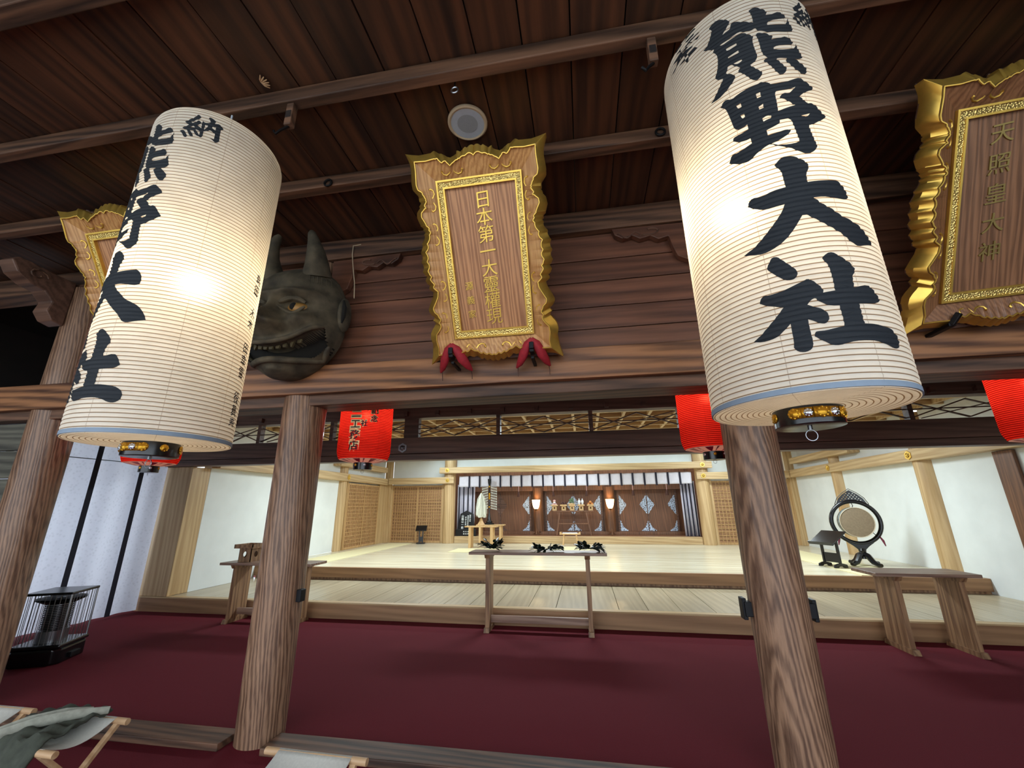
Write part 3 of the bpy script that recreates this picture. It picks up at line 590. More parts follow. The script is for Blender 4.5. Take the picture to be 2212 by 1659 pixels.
# black pole with bead screens
t = thing('pole_stand', 'tall black pole stand with hanging bead screens by the altar', 'ritual stand', (-2.975, 13.16, 1.002))
MB().lathe([(.16, 0), (.16, .03), (.10, .05), (.10, .09), (.07, .11), (.035, .30), (.03, .32), (.022, .33), (.022, 1.15), (.05, 1.25), (.06, 1.38), (.0, 1.38)], 12).build('pole', M['black'], t, True)
MB().lathe([(.024, .5), (.028, .52), (.024, .54)], 12).lathe([(.024, .75), (.028, .9), (.024, .95)], 12).lathe([(.024, 1.12), (.03, 1.28), (.024, 1.29)], 12).build('ferrule', M['brass'], t, True)
MB().tube([(-.25, 0, 1.15), (.24, 0, 1.15)], .006, 6).build('crossbar', M['steel'], t)
for s in (-1, 1):
    mb = MB()
    for i in range(5):
        for j in range(9): mb.ball((s*(.06+.042*i), -.004, 1.11-.078*j-.01*i), .014, 6, 4, (1, .5, 1.5))
        mb.tube([(s*(.06+.042*i), 0, 1.15), (s*(.06+.042*i), 0, .48-.01*i)], .003, 4)
    mb.build('bead_screen', M['paper'], t)
# black standing board with white writing
t = thing('standing_board', 'black peaked board with white writing beside the left curtain', 'sign board', (-3.82, 13.52, .641))
MB().box(-.32, .36, -.1, .12, 0, .2).build('base', M['black'], t, bevel=.01)
mb = MB(); mb.prism([(-.28, .18), (.28, .18), (.215, .67), (-.02, .775), (-.22, .67)], (0, 0, 0), (1, 0, 0), (0, .12, 1), (0, .05, 0)); mb.build('board', M['black'], t, bevel=.008)
P = lambda a, b, h: Vector((a, .12*b-.002-h, b))
def chars_(parent, chars, size, place, off, depth, mat, shear=0):
    for c in chars: mb = MB(); flat_text(mb, [c], size, place, None, off, depth, shear); mb.build('character', mat, parent)
chars_(t, [(c, -.135, .60-.088*i) for i, c in enumerate('山路公一郎')], .085, P, .001, .002, M['signtxt'])
chars_(t, [(c, -.03, .56-.055*i) for i, c in enumerate('奉納三社神')]+[(c, .045, .60-.055*i) for i, c in enumerate('昭和日月吉日')]+[(c, .115, .62-.055*i) for i, c in enumerate('熊野大社')], .052, P, .0008, .002, M['signtxt'])
chars_(t, [(c, .0+.07*k, .13-.06*i) for k in range(3) for i, c in enumerate('奉納')], .05, lambda a, b, h: Vector((a-.04, -.102-h, b)), .0005, .002, M['signtxt'])
# black reading stand at left
t = thing('reading_stand', 'slim black reading stand at the left end of the stage', 'stand', (-5.13, 13.02, .447), (0, 0, .25))
MB().box(-.13, .13, -.12, .12, 0, .03).build('base', M['black'], t, bevel=.006)
for s in (-1, 1): MB().box(s*.055-.015, s*.055+.015, -.015, .015, .03, .42).build('upright', M['black'], t)
MB().box(-.06, .06, -.01, .01, .05, .2).build('panel', M['black'], t); MB().box(-.17, .17, -.015, .015, .33, .56, Matrix.Rotation(radians(-52), 3, 'X')).build('rest', M['black'], t, bevel=.004)
t['label'] = 'slim black reading stand before the lattice doors at left'
# sacred-branch table, side tables
def board_table(name, label, loc, w, d, h, lx, lw, group, stretch=True, rot=0):
    """top on two plank legs; lx: leg positions along x"""
    t = thing(name, label, 'table', loc, (0, 0, rot), group)
    MB().box(-w/2, w/2, -d/2, d/2, h-.035, h).build('tabletop', M['tablex'], t, bevel=.004)
    for x in lx:
        mb = MB()
        for i in range(3): yy = -lw/2+lw*i/3; mb.box(x-.028, x+.028, yy+.002, yy+lw/3-.002, .04, h-.036)
        mb.box(x-.02, x+.02, -lw/2, lw/2, .04, h-.036); mb.build('leg', M['table'], t)
        mb = MB(); mb.prism([(-lw/2-.05, 0), (lw/2+.05, 0), (lw/2+.03, .05), (-lw/2-.03, .05)], (x-.035, 0, 0), (0, 1, 0), (0, 0, 1), (.07, 0, 0)); mb.build('foot', M['table'], t)
        mb = MB(); mb.prism([(-lw/2-.05, h-.036), (lw/2+.05, h-.036), (lw/2+.02, h-.08), (-lw/2-.02, h-.08)], (x-.035, 0, 0), (0, 1, 0), (0, 0, 1), (.07, 0, 0)); mb.build('bearer', M['table'], t)
    if stretch: MB().box(min(lx), max(lx), -.02, .02, .09, .17).build('stretcher', M['tablex'], t)
    return t
board_table('branch_table', 'long narrow table with three leafy branches before the steps', (-.67, 5.93, 0), 1.82, .36, .96, (-.66, .66), .24, 'plank-legged tables')
board_table('side_table', 'bare plank-legged table at right on the red carpet', (3.66, 5.83, 0), 1.02, .46, .80, (-.29, .33), .36, 'plank-legged tables', False)
board_table('side_table', 'plank-legged table half behind the left pillar, holding a pale stand', (-4.56, 5.85, 0), 1.45, .40, .79, (-.50, .50), .30, 'plank-legged tables')
sanbo('offering_stand', (-4.98, 5.85, .79), 1.22, 'empty pale wooden offering stand on the table behind the left pillar', M['table'])
def branch(loc, seed, n, label, up):
    r = random.Random(seed); t = thing('leafy_branch', label, 'branch', loc, group='leafy branches on the table'); st = MB(); lf = []
    for k in range(n):
        a = r.uniform(-.5, .5)+(0 if k % 2 else pi); e = r.uniform(.1, .55)*up; L_ = r.uniform(.10, .17)
        d = Vector((cos(a)*cos(e), sin(a)*cos(e)*.5, sin(e))); b = Vector((r.uniform(-.05, .05), r.uniform(-.04, .04), .02)); tip = b+d*L_; st.tube([b, tip], .004, 5)
        for i in range(7):
            p = b+d*L_*(.15+.14*i); dirn = (d+Vector((r.uniform(-.9, .9), r.uniform(-.9, .9), r.uniform(-.5, .9)))).normalized(); lf.append((p, dirn, r.uniform(.065, .10)))
    st.build('stem', M['leaf'], t)
    for p, d, L_ in lf:
        s = d.cross(Vector((0, 0, 1)));
        if s.length < .1: s = Vector((1, 0, 0))
        s.normalize(); nrm = s.cross(d); mb = MB(); w_ = L_*.32; vs = []
        for f, q in ((0, .05), (.25, .8), (.5, 1), (.8, .6), (1, .02)):
            c = p+d*L_*f-Vector((0, 0, .25*L_*f*f)); vs += [c+s*w_*q, c-nrm*.004*q, c-s*w_*q]
        mb.add(vs, [(3*i+j, 3*i+j+1, 3*i+j+4, 3*i+j+3) for i in range(4) for j in range(2)]); 
        o = mb.build('leaf', M['leaf'], t); sm = o.modifiers.new('thick', 'SOLIDIFY'); sm.thickness = .002
branch((-1.29, 5.86, .975), 5, 12, 'leafy dark branch at the left end of the narrow table', 1.6)
branch((-.53, 5.83, .97), 11, 11, 'leafy dark branch in the middle of the narrow table', .7)
branch((.02, 5.85, .985), 8, 14, 'leafy dark branch at the right end of the narrow table', .7)
# drum on stand
t = thing('hanging_drum', 'round drum hung in a black ring stand with pierced crest', 'drum', (5.02, 9.15, .447), (0, 0, radians(-14)))
RC = .76; RR = .375
MB().tube([(RR*cos(a), 0, RC+RR*sin(a)) for a in [i*2*pi/48 for i in range(48)]], .036, 10, True).build('ring', M['black'], t, True)
Rx = Matrix.Rotation(pi/2, 3, 'X')
MB().lathe([(.255, -.09), (.268, -.085), (.27, 0), (.268, .085), (.255, .09)], 48, (0, 0, RC), Rx, False).build('drum_body', M['drumside'], t, True)
for s in (-1, 1): MB().lathe([(0, .094*s), (.2, .094*s), (.252, .091*s)], 48, (0, 0, RC), Rx, False).build('drum_head', M['drum'], t, True)
mb = MB()
for s in (-1, 1): mb.tube([(.262*cos(i*2*pi/48), .09*s, RC+.262*sin(i*2*pi/48)) for i in range(48)], .007, 6, True)
mb.build('head_rim', M['cream'], t, True)
mb = MB(); mb.tube([(0, 0, RC+.27), (.012, 0, RC+.30), (0, 0, RC+.34)], .006, 6)
for s in (-1, 1): mb.tube([(s*.21, 0, RC-.17), (s*.27, 0, RC-.24)], .006, 6)
mb.build('hook', M['iron'], t)
out = [(-.24, .26), (-.235, .34), (-.19, .43), (-.11, .51), (0, .585), (.11, .51), (.19, .43), (.235, .34), (.24, .26), (.15, .33), (0, .365), (-.15, .33)]
holes = []
for j in range(5):
    for i in range(-3+j//2, 4-j//2):
        cx, cz = (i+(.5 if j % 2 else 0))*.052, .395+j*.032
        if abs(cx) < .20-(cz-.38)*1.0 and cz < .54: holes.append([(cx+.013*cos(k*pi/3), cz+.010*sin(k*pi/3)) for k in range(6)])
mb = MB(); mb.prism(out, (0, -.012, RC), (1, 0, 0), (0, 0, 1), (0, .024, 0), holes); mb.build('crest', M['black'], t)
MB().tube([(x, 0, RC+z) for x, z in ((-.265, .26), (-.258, .34), (-.21, .44), (-.12, .53), (0, .61), (.12, .53), (.21, .44), (.258, .34), (.265, .26))], .006, 6).build('crest_edge', M['black'], t)
mb = MB(); mb.prism([(-.24, .47), (-.14, .42), (0, .385), (.14, .42), (.24, .47), (.2, .40), (.12, .34), (.06, .28), (.045, .2), (-.045, .2), (-.06, .28), (-.12, .34), (-.2, .40)], (0, -.03, 0), (1, 0, 0), (0, 0, 1), (0, .06, 0)); mb.build('cradle', M['black'], t, bevel=.012)
MB().lathe([(.05, .12), (.04, .2), (.06, .26), (.04, .3)], 16).build('stem', M['black'], t, True)
for i in range(4):
    a = i*pi/2+.6; MB().tube([(0, 0, .22), (.09*cos(a), .09*sin(a), .17), (.17*cos(a), .17*sin(a), .07), (.25*cos(a), .25*sin(a), .035), (.3*cos(a), .3*sin(a), .04)], [.04, .05, .045, .035, .03], 8).build('leg', M['black'], t, True)
for s in (-1, 1): MB().tube([(s*.30, -.03, RC-.25), (s*.33, -.05, RC-.32), (s*.35, -.05, RC-.41)], [.012, .02, .008], 6).build('tassel', M['purple'], t, True)
# music stand right
t = thing('music_stand', 'black wooden music stand with tilted rest beside the drum', 'stand', (4.38, 8.95, .447), (0, 0, radians(-68)))
for s in (-1, 1):
    MB().prism([(-.14, 0), (-.13, .05), (-.05, .07), (.05, .07), (.13, .05), (.14, 0), (.07, .0), (.04, .025), (-.04, .025), (-.07, 0)], (s*.15-.02, 0, 0), (0, 1, 0), (0, 0, 1), (.04, 0, 0)).build('foot', M['black'], t, bevel=.006)
    MB().box(s*.15-.016, s*.15+.016, -.02, .02, .06, .5).build('upright', M['black'], t)
MB().box(-.14, .14, -.008, .008, .08, .24).build('panel', M['black'], t)
rt = Matrix.Rotation(radians(-58), 3, 'X'); pv = (0, 0, .5)
MB().box(-.24, .24, -.01, .01, .30, .70, rt, pv).build('rest', M['black'], t, bevel=.004); MB().box(-.24, .24, -.05, .01, .285, .30, rt, pv).build('ledge', M['black'], t)
# striped curtain on the left
t = thing('striped_curtain', 'tall white curtain with navy stripes behind the heater', 'curtain', (-7.12, 4.9, 0)); mb = MB(); ny, nz = 110, 10
vs = []
for j in range(nz+1):
    for i in range(ny+1):
        y = -1.5+2.72*i/ny; vs.append((.022*sin(i*.42+.25*sin(j*.5))+.015*sin(i*.17+1), y, .02+2.6*j/nz))
mb.add(vs, [(j*(ny+1)+i, j*(ny+1)+i+1, (j+1)*(ny+1)+i+1, (j+1)*(ny+1)+i) for j in range(nz) for i in range(ny)])
o = mb.build('cloth', M['curt'], t, True)
for y in (-1.21, -.54, .13, .79): MB().box(.042, .05, y-.035, y+.035, .02, 2.6).build('stripe', M['navy'], t)
MB().box(.036, .042, -1.5, 1.22, 2.25, 2.262).build('hem', M['greyband'], t)
# paraffin heater
t = thing('heater', 'black paraffin heater with wire guard on the carpet by the curtain', 'heater', (-5.80, 4.14, 0), (0, 0, radians(24))); t.scale = (.86, .86, 1)
MB().prism([(-.27, -.2), (-.2, -.27), (.2, -.27), (.27, -.2), (.27, .2), (.2, .27), (-.2, .27), (-.27, .2)], (0, 0, 0), (1, 0, 0), (0, 1, 0), (0, 0, .15)).build('base', M['black'], t, bevel=.02)
MB().box(-.26, .26, -.26, .26, .15, .19).build('tray', M['black'], t, bevel=.015)
MB().lathe([(.15, .19), (.15, .30), (.12, .31), (.12, .56), (.15, .57), (.19, .6), (0, .62)], 32).build('burner', M['steel'], t, True)
mb = MB()
for i in range(14): mb.tube([(.135*cos(a), .135*sin(a), .32+.017*i) for a in [k*2*pi/24 for k in range(24)]], .004, 5, True)
mb.build('mantle_coil', M['iron'], t)
MB().lathe([(.24, .60), (.15, .56), (.14, .58), (.24, .615)], 28).build('reflector', M['iron'], t, True)
MB().box(-.25, .25, -.25, .25, .665, .69).build('top_plate', M['black'], t, bevel=.008)
for sx in (-1, 1):
    for sy in (-1, 1): MB().tube([(sx*.235, sy*.235, .18), (sx*.235, sy*.235, .67)], .012, 8).build('corner_rod', M['steel'], t, True)
mb = MB()
for i in range(1, 9):
    q = -.235+.47*i/9
    for a in ((q, -.235), (q, .235), (-.235, q), (.235, q)): mb.tube([(a[0], a[1], .19), (a[0], a[1], .667)], .0035, 5)
mb.build('wire_guard', M['steel'], t)
MB().box(.26, .30, -.08, .08, .03, .08).build('handle', M['iron'], t, bevel=.006)
# folding stools in front
def stool(loc, rot, label):
    t = thing('folding_stool', label, 'stool', loc, (0, 0, rot), 'folding canvas stools'); w, d, h = .46, .34, .37
    for s in (-1, 1): MB().tube([(-w/2-.05, s*d/2, h), (w/2+.05, s*d/2, h)], .017, 10).build('seat_rail', M['dowel'], t, True)
    for s in (-1, 1):
        for q in (-1, 1): MB().bar((s*(w/2-.03)+.012*q, q*d/2, h-.01), (s*(w/2-.03)+.012*q, -q*(d/2-.02), .02), .03, .02).build('leg', M['dowel'], t)
        MB().tube([(-w/2+.02, s*(d/2-.02), .03), (w/2-.02, s*(d/2-.02), .03)], .014, 8).build('foot_rail', M['dowel'], t, True)
    mb = MB(); n = 12; vs = []
    for j in range(n+1):
        f = j/n; y = -d/2+d*f; z = h+.018-.05*sin(pi*f)
        vs += [(-w/2+.03, y, z), (0, y, z-.006*sin(pi*f)), (w/2-.03, y, z)]
    mb.add(vs, [(3*j+i, 3*j+i+1, 3*j+i+4, 3*j+i+3) for j in range(n) for i in range(2)])
    o = mb.build('seat', M['canvas'], t, True); o.modifiers.new('thick', 'SOLIDIFY').thickness = .004; return t
stool((-3.66, 2.26, 0), .0, 'white canvas folding stool in the bottom left corner of the view'); stool((-2.96, 2.25, 0), -.02, 'folding stool with an olive jacket thrown over it'); stool((-1.39, 2.10, 0), -.03, 'white canvas folding stool at the foot of the left pillar')
t = thing('jacket', 'olive jacket with pale trim draped over a folding stool', 'jacket', (-2.96, 2.25, .405)); mb = MB(); nx, ny = 24, 20; r = random.Random(4); vs = []
for j in range(ny+1):
    for i in range(nx+1):
        x = -.24+.41*i/nx; y = -.24+.40*j/ny; z = .012+.012*sin(i*.9+j*.4)+.01*sin(j*1.3-i*.5)
        if y < -.17: z -= (abs(y+.17))*2.0
        if x < -.2: z -= (-.2-x)*1.2
        vs.append((x, y, z+.01))
mb.add(vs, [(j*(nx+1)+i, j*(nx+1)+i+1, (j+1)*(nx+1)+i+1, (j+1)*(nx+1)+i) for j in range(ny) for i in range(nx)])
o = mb.build('cloth', M['jacket'], t, True); o.modifiers.new('thick', 'SOLIDIFY').thickness = .012
for k in (0, 1): MB().tube([(.19-.09*k, .12-.02*k, .035), (.1-.08*k, .02, .05), (-.02-.06*k, -.08, .045), (-.10-.04*k, -.17, .03), (-.13-.04*k, -.23, -.1)], [.018, .024, .026, .024, .02], 8, sq=.45).build('trim', M['trim'], t, True)
# ================================================================ big paper lanterns
LR, LH = .304, 1.72
def lan_r(z):
    r = LR
    if z > 1.63: q = min(1, (z-1.63)/.09); r = LR-.085*(1-sqrt(max(0, 1-q*q)))
    return r+.0032*abs(sin(pi*z/P_W))**.7
def ring_lathe(mb, rf, zs, n, cap=False):
    mb.lathe([(rf(z), z) for z in zs], n, caps=cap)
INK = {"kuma":[[[-627,3464],[-572,3476],[-528,3482],[-463,3466],[-414,3451],[-385,3435],[-391,3426],[-444,3404],[-491,3387],[-443,3390],[-399,3392],[-385,3411],[-359,3422],[-282,3408],[-187,3388],[-139,3376],[-134,3411],[-156,3446],[-92,3455],[-36,3446],[21,3429],[40,3415],[20,3400],[88,3403],[194,3413],[245,3399],[269,3382],[247,3376],[159,3372],[77,3370],[26,3362],[9,3353],[20,3345],[115,3341],[206,3341],[252,3351],[287,3380],[289,3348],[314,3332],[310,3314],[275,3303],[179,3300],[39,3305],[-66,3319],[-119,3331],[-135,3347],[-167,3338],[-212,3338],[-266,3348],[-307,3356],[-416,3349],[-503,3344],[-545,3340],[-516,3334],[-437,3337],[-358,3342],[-319,3346],[-270,3341],[-218,3326],[-173,3306],[-193,3288],[-193,3260],[-185,3225],[-178,3203],[-193,3189],[-228,3176],[-274,3169],[-235,3149],[-172,3119],[-175,3106],[-208,3092],[-245,3087],[-290,3095],[-327,3121],[-377,3149],[-413,3159],[-404,3169],[-377,3180],[-428,3196],[-464,3214],[-505,3216],[-515,3203],[-539,3186],[-479,3168],[-452,3153],[-454,3142],[-482,3130],[-543,3112],[-604,3098],[-672,3090],[-771,3094],[-711,3112],[-637,3144],[-581,3170],[-637,3179],[-673,3198],[-639,3217],[-614,3245],[-595,3282],[-600,3308],[-638,3331],[-615,3340],[-744,3375],[-693,3382],[-648,3404],[-615,3430],[-600,3444]],[[-487,3304],[-365,3305],[-365,3296],[-481,3292]],[[-485,3259],[-362,3265],[-359,3256],[-477,3252]],[[-445,3214],[-349,3216],[-346,3207],[-388,3202],[-423,3206]],[[-151,3309],[-119,3317],[-63,3311],[-4,3296],[36,3283],[13,3266],[89,3271],[207,3279],[246,3262],[266,3244],[236,3235],[151,3232],[56,3230],[14,3224],[17,3214],[81,3208],[168,3208],[246,3213],[280,3224],[306,3244],[304,3220],[330,3195],[345,3176],[325,3165],[234,3160],[297,3140],[354,3120],[347,3100],[318,3087],[281,3084],[224,3098],[174,3120],[112,3151],[136,3164],[28,3168],[15,3165],[56,3140],[101,3115],[93,3102],[62,3089],[16,3086],[-15,3095],[-49,3124],[-91,3152],[-129,3167],[-115,3174],[-72,3180],[-111,3194],[-127,3220],[-127,3261],[-132,3293]]],"no":[[[-676,3044],[-636,3060],[-598,3065],[-542,3051],[-451,3059],[-350,3066],[-246,3069],[-206,3073],[-171,3067],[-137,3058],[-90,3045],[25,3047],[132,3055],[225,3064],[282,3048],[340,3031],[364,3020],[350,3007],[267,2999],[197,2983],[154,2972],[195,2960],[224,2940],[302,2944],[345,2928],[406,2900],[439,2888],[411,2878],[321,2859],[232,2843],[179,2837],[179,2818],[190,2795],[199,2768],[213,2750],[200,2737],[158,2722],[108,2715],[51,2716],[1,2725],[-50,2740],[-115,2754],[-180,2764],[-256,2783],[-309,2779],[-361,2772],[-428,2759],[-484,2745],[-534,2745],[-613,2755],[-698,2777],[-674,2796],[-641,2808],[-596,2802],[-528,2808],[-431,2815],[-434,2838],[-488,2837],[-561,2846],[-616,2863],[-600,2875],[-566,2877],[-501,2877],[-435,2884],[-435,2905],[-482,2901],[-522,2899],[-573,2910],[-583,2938],[-601,2986],[-623,3027]],[[-285,3023],[-240,3026],[-241,3004],[-283,3002]],[[-505,3012],[-456,3015],[-453,2996],[-495,2994]],[[-288,2962],[-238,2968],[-241,2950],[-286,2948]],[[-484,2959],[-444,2959],[-441,2943],[-474,2940]],[[-277,2905],[-229,2910],[-185,2905],[-190,2895],[-231,2893],[-275,2889]],[[126,2884],[225,2891],[177,2874]],[[-70,3013],[2,3008],[70,3012],[143,3019],[57,2991],[22,2997],[-15,2995],[-56,2980],[-45,2972],[-5,2964],[32,2950],[86,2932],[-15,2925],[-106,2920],[-97,2963],[-98,3001]],[[-264,2848],[-262,2823],[-226,2824],[-133,2828],[-71,2830],[-23,2826],[-44,2813],[-101,2799],[-184,2789],[-247,2783],[-138,2765],[-31,2762],[33,2770],[22,2809],[12,2844],[-1,2875],[-115,2876],[-119,2863],[-179,2854]]],"oo":[[[-271,2690],[-234,2702],[-175,2717],[-123,2716],[-57,2707],[17,2688],[54,2671],[55,2657],[35,2642],[12,2632],[4,2595],[99,2597],[269,2600],[326,2602],[387,2583],[417,2559],[417,2534],[372,2523],[300,2524],[213,2530],[123,2533],[26,2532],[90,2505],[177,2484],[271,2455],[386,2439],[463,2426],[522,2408],[579,2382],[602,2361],[464,2351],[376,2344],[317,2350],[270,2366],[215,2387],[157,2402],[79,2423],[-2,2445],[-110,2476],[-165,2450],[-237,2419],[-317,2392],[-412,2373],[-502,2364],[-596,2365],[-734,2384],[-625,2396],[-537,2417],[-432,2449],[-357,2475],[-294,2501],[-259,2525],[-342,2525],[-429,2525],[-519,2538],[-600,2562],[-585,2579],[-545,2591],[-450,2583],[-345,2590],[-213,2591],[-216,2626],[-217,2658],[-248,2676]]],"sha":[[[-541,2307],[-503,2329],[-470,2341],[-427,2336],[-396,2323],[-345,2300],[-300,2280],[-285,2268],[-288,2257],[-317,2245],[-353,2242],[-400,2246],[-448,2261],[-496,2281],[-538,2299]],[[-669,2196],[-639,2210],[-614,2214],[-580,2209],[-469,2211],[-352,2220],[-260,2231],[-214,2237],[-177,2228],[-128,2208],[-102,2191],[-111,2181],[-3,2184],[4,2218],[2,2262],[-12,2280],[-47,2300],[-25,2309],[35,2321],[92,2314],[155,2296],[221,2277],[246,2257],[238,2247],[199,2232],[189,2193],[345,2203],[393,2190],[432,2167],[450,2154],[403,2141],[290,2138],[192,2136],[192,2111],[193,2070],[303,2069],[452,2063],[528,2050],[564,2035],[565,2013],[530,1998],[481,1993],[418,1996],[360,2006],[266,2014],[167,2015],[62,2014],[-16,2009],[-73,2004],[-136,2006],[-197,2020],[-268,2041],[-254,2055],[-227,2056],[-163,2055],[-77,2060],[2,2065],[6,2092],[2,2132],[-65,2134],[-120,2142],[-172,2156],[-186,2167],[-229,2162],[-267,2148],[-218,2139],[-148,2126],[-119,2115],[-108,2101],[-119,2087],[-155,2077],[-194,2080],[-242,2090],[-289,2100],[-292,2064],[-288,2022],[-303,2005],[-337,1997],[-379,1995],[-428,2000],[-455,2015],[-443,2037],[-442,2070],[-440,2095],[-505,2077],[-562,2063],[-630,2056],[-716,2056],[-803,2066],[-732,2077],[-645,2100],[-561,2124],[-468,2155],[-551,2166],[-617,2176],[-671,2190]]],"hou":[[[-958,3543],[-843,3543],[-807,3541],[-791,3530],[-809,3524],[-875,3523],[-972,3530]],[[-966,3517],[-885,3513],[-831,3513],[-818,3507],[-828,3502],[-885,3503],[-944,3502]],[[-939,3498],[-859,3499],[-768,3492],[-732,3485],[-713,3473],[-725,3469],[-793,3473],[-850,3475],[-902,3481]],[[-990,3496],[-919,3492],[-844,3474],[-774,3460],[-705,3450],[-663,3441],[-632,3430],[-656,3425],[-694,3425],[-740,3427],[-807,3444],[-877,3463],[-954,3482]],[[-1064,3574],[-1043,3580],[-1005,3576],[-953,3564],[-946,3555],[-960,3540],[-975,3523],[-939,3498],[-971,3485],[-1016,3485],[-1048,3486],[-1065,3493],[-1051,3518],[-1042,3539],[-1034,3548]],[[-1037,3541],[-1041,3522],[-1110,3528],[-1191,3540],[-1191,3547],[-1131,3544]],[[-1047,3512],[-1061,3499],[-1116,3506],[-1151,3513],[-1144,3518],[-1103,3515]],[[-1057,3495],[-1037,3481],[-1068,3465],[-1105,3462],[-1149,3454],[-1222,3446],[-1297,3450],[-1272,3455],[-1205,3458],[-1156,3467],[-1126,3477],[-1188,3482],[-1246,3490],[-1245,3498],[-1180,3493],[-1110,3491]],[[-1022,3473],[-989,3474],[-940,3464],[-900,3462],[-870,3455],[-871,3449],[-922,3443],[-1001,3452],[-1064,3459],[-1099,3461],[-1088,3467]],[[-953,3439],[-879,3438],[-842,3436],[-814,3424],[-825,3417],[-888,3420],[-954,3425],[-1029,3425],[-1123,3433],[-1123,3439],[-1051,3434],[-1010,3436]],[[-1007,3454],[-962,3445],[-950,3416],[-965,3406],[-987,3398],[-1006,3410],[-1014,3429]]],"nou":[[[292,3416],[313,3423],[371,3440],[433,3460],[435,3468],[453,3472],[470,3471],[502,3461],[496,3454],[455,3440],[381,3420],[402,3412],[446,3427],[479,3439],[525,3426],[532,3437],[541,3439],[564,3432],[627,3439],[632,3448],[624,3456],[598,3467],[611,3474],[631,3474],[676,3468],[704,3463],[694,3446],[752,3453],[784,3446],[821,3433],[789,3420],[792,3394],[795,3371],[802,3348],[778,3337],[751,3334],[719,3341],[694,3346],[659,3350],[692,3350],[729,3352],[727,3384],[692,3391],[654,3397],[623,3388],[573,3376],[578,3351],[571,3340],[551,3336],[530,3340],[507,3341],[482,3345],[449,3361],[433,3373],[389,3368],[416,3357],[448,3342],[449,3335],[436,3329],[412,3332],[384,3344],[355,3362],[351,3366],[314,3370],[275,3376],[303,3386],[359,3400],[295,3414]],[[375,3387],[430,3399],[446,3389],[405,3386]],[[468,3407],[527,3423],[535,3393]],[[574,3419],[615,3420],[599,3403],[579,3390],[573,3393]],[[672,3414],[674,3423],[719,3429],[721,3407]],[[463,3378],[485,3378],[531,3371],[528,3350]],[[249,3357],[287,3363],[317,3360],[347,3345],[377,3329],[365,3321],[343,3320],[323,3325],[295,3341],[271,3350]]]}
def ink_mesh(polys, dth, dz):
    """traced brush strokes, cut along every hoop and wrapped onto the lantern"""
    cv = bpy.data.curves.new('ink', 'CURVE'); cv.dimensions = '2D'; cv.fill_mode = 'BOTH'
    for pl in polys:
        n = len(pl); sm = []
        P = [Vector((a/1000+dth, b/1000+dz)) for a, b in pl]
        for i in range(n):                                # smooth gentle corners, keep the sharp brush tips
            a, b, c_ = P[i-1], P[i], P[(i+1) % n]
            if (b-a).length > 1e-6 and (c_-b).length > 1e-6 and (b-a).normalized().dot((c_-b).normalized()) > .35: sm += [b*.75+a*.25*1, b*.75+c_*.25] if min((b-a).length, (c_-b).length) < .5 else [b]
            else: sm.append(b)
        s = cv.splines.new('POLY'); s.points.add(len(sm)-1); s.use_cyclic_u = True
        for q, p in zip(s.points, sm): q.co = (p.x*LR, p.y, 0, 1)
    co = bpy.data.objects.new('ink', cv); C.objects.link(co); me = bpy.data.meshes.new_from_object(co); bpy.data.objects.remove(co)
    bm = bmesh.new(); bm.from_mesh(me); bmesh.ops.remove_doubles(bm, verts=bm.verts, dist=1e-5)
    zs = [v.co.y for v in bm.verts]; xs = [v.co.x for v in bm.verts]
    k = int(min(zs)/(P_W/2))
    while k*P_W/2 < max(zs):
        bmesh.ops.bisect_plane(bm, geom=bm.verts[:]+bm.edges[:]+bm.faces[:], plane_co=(0, k*P_W/2, 0), plane_no=(0, 1, 0)); k += 1
    x = min(xs)+.02
    while x < max(xs):
        bmesh.ops.bisect_plane(bm, geom=bm.verts[:]+bm.edges[:]+bm.faces[:], plane_co=(x, 0, 0), plane_no=(1, 0, 0)); x += .02
    vs = []
    bm.verts.index_update()
    for v in bm.verts:
        th, z = v.co.x/LR, min(v.co.y, LH-.004); r = lan_r(z)+.0014; vs.append((r*sin(th), -r*cos(th), z))
    fs = [tuple(v.index for v in f.verts) for f in bm.faces]; bm.free(); return MB().add(vs, fs)
def small_col(mb, chars, th0, z0, pitch, size):
    for i, ch in enumerate(chars):
        if ch == ' ': continue
        flat_text(mb, [(ch, 0, z0-pitch*i)], size, lambda a, b, h: Vector(((lan_r(b)+.0016)*sin(th0+a/LR), -(lan_r(b)+.0016)*cos(th0+a/LR), b)), None, .0008, 0, 0, P_W/2)
big = thing('paper_lantern', 'huge cream paper lantern at right with bold black brush characters', 'lantern', (.803, 1.6, 1.879), group='large cream paper lanterns')
zs = [P_W*i/4 for i in range(int(LH/P_W*4))]+[LH]
mb = MB(); ring_lathe(mb, lan_r, zs, 112); mb.build('paper_body', M['lan'], big, True, ang=80)
mb = MB(); mb.lathe([(LR-.085, LH), (.16, LH+.008), (.0, LH+.004)], 64, caps=False); mb.build('top_paper', M['lanb'], big, True)
mb = MB(); prof = []
k = int(LR/P_W*4)
prof = [(LR-.002, -.004)]+[(P_W*i/4, -.006-.0022*abs(sin(pi*i/4))) for i in range(k, int(.10/P_W*4), -1)]
mb.lathe(prof, 112, caps=False); mb.build('base_paper', M['lanb'], big, True, ang=80)
MB().lathe([(LR-.001, -.0045), (LR+.0035, -.0045), (LR+.0035, .013), (LR+.001, .014)], 112, caps=False).build('rim_band', M['greyband'], big, True)
bring = MB().lathe([(.095, -.004), (.106, -.004), (.106, -.068), (.101, -.07), (.0, -.066)], 64, caps=False).build('base_ring', M['black'], big, True)
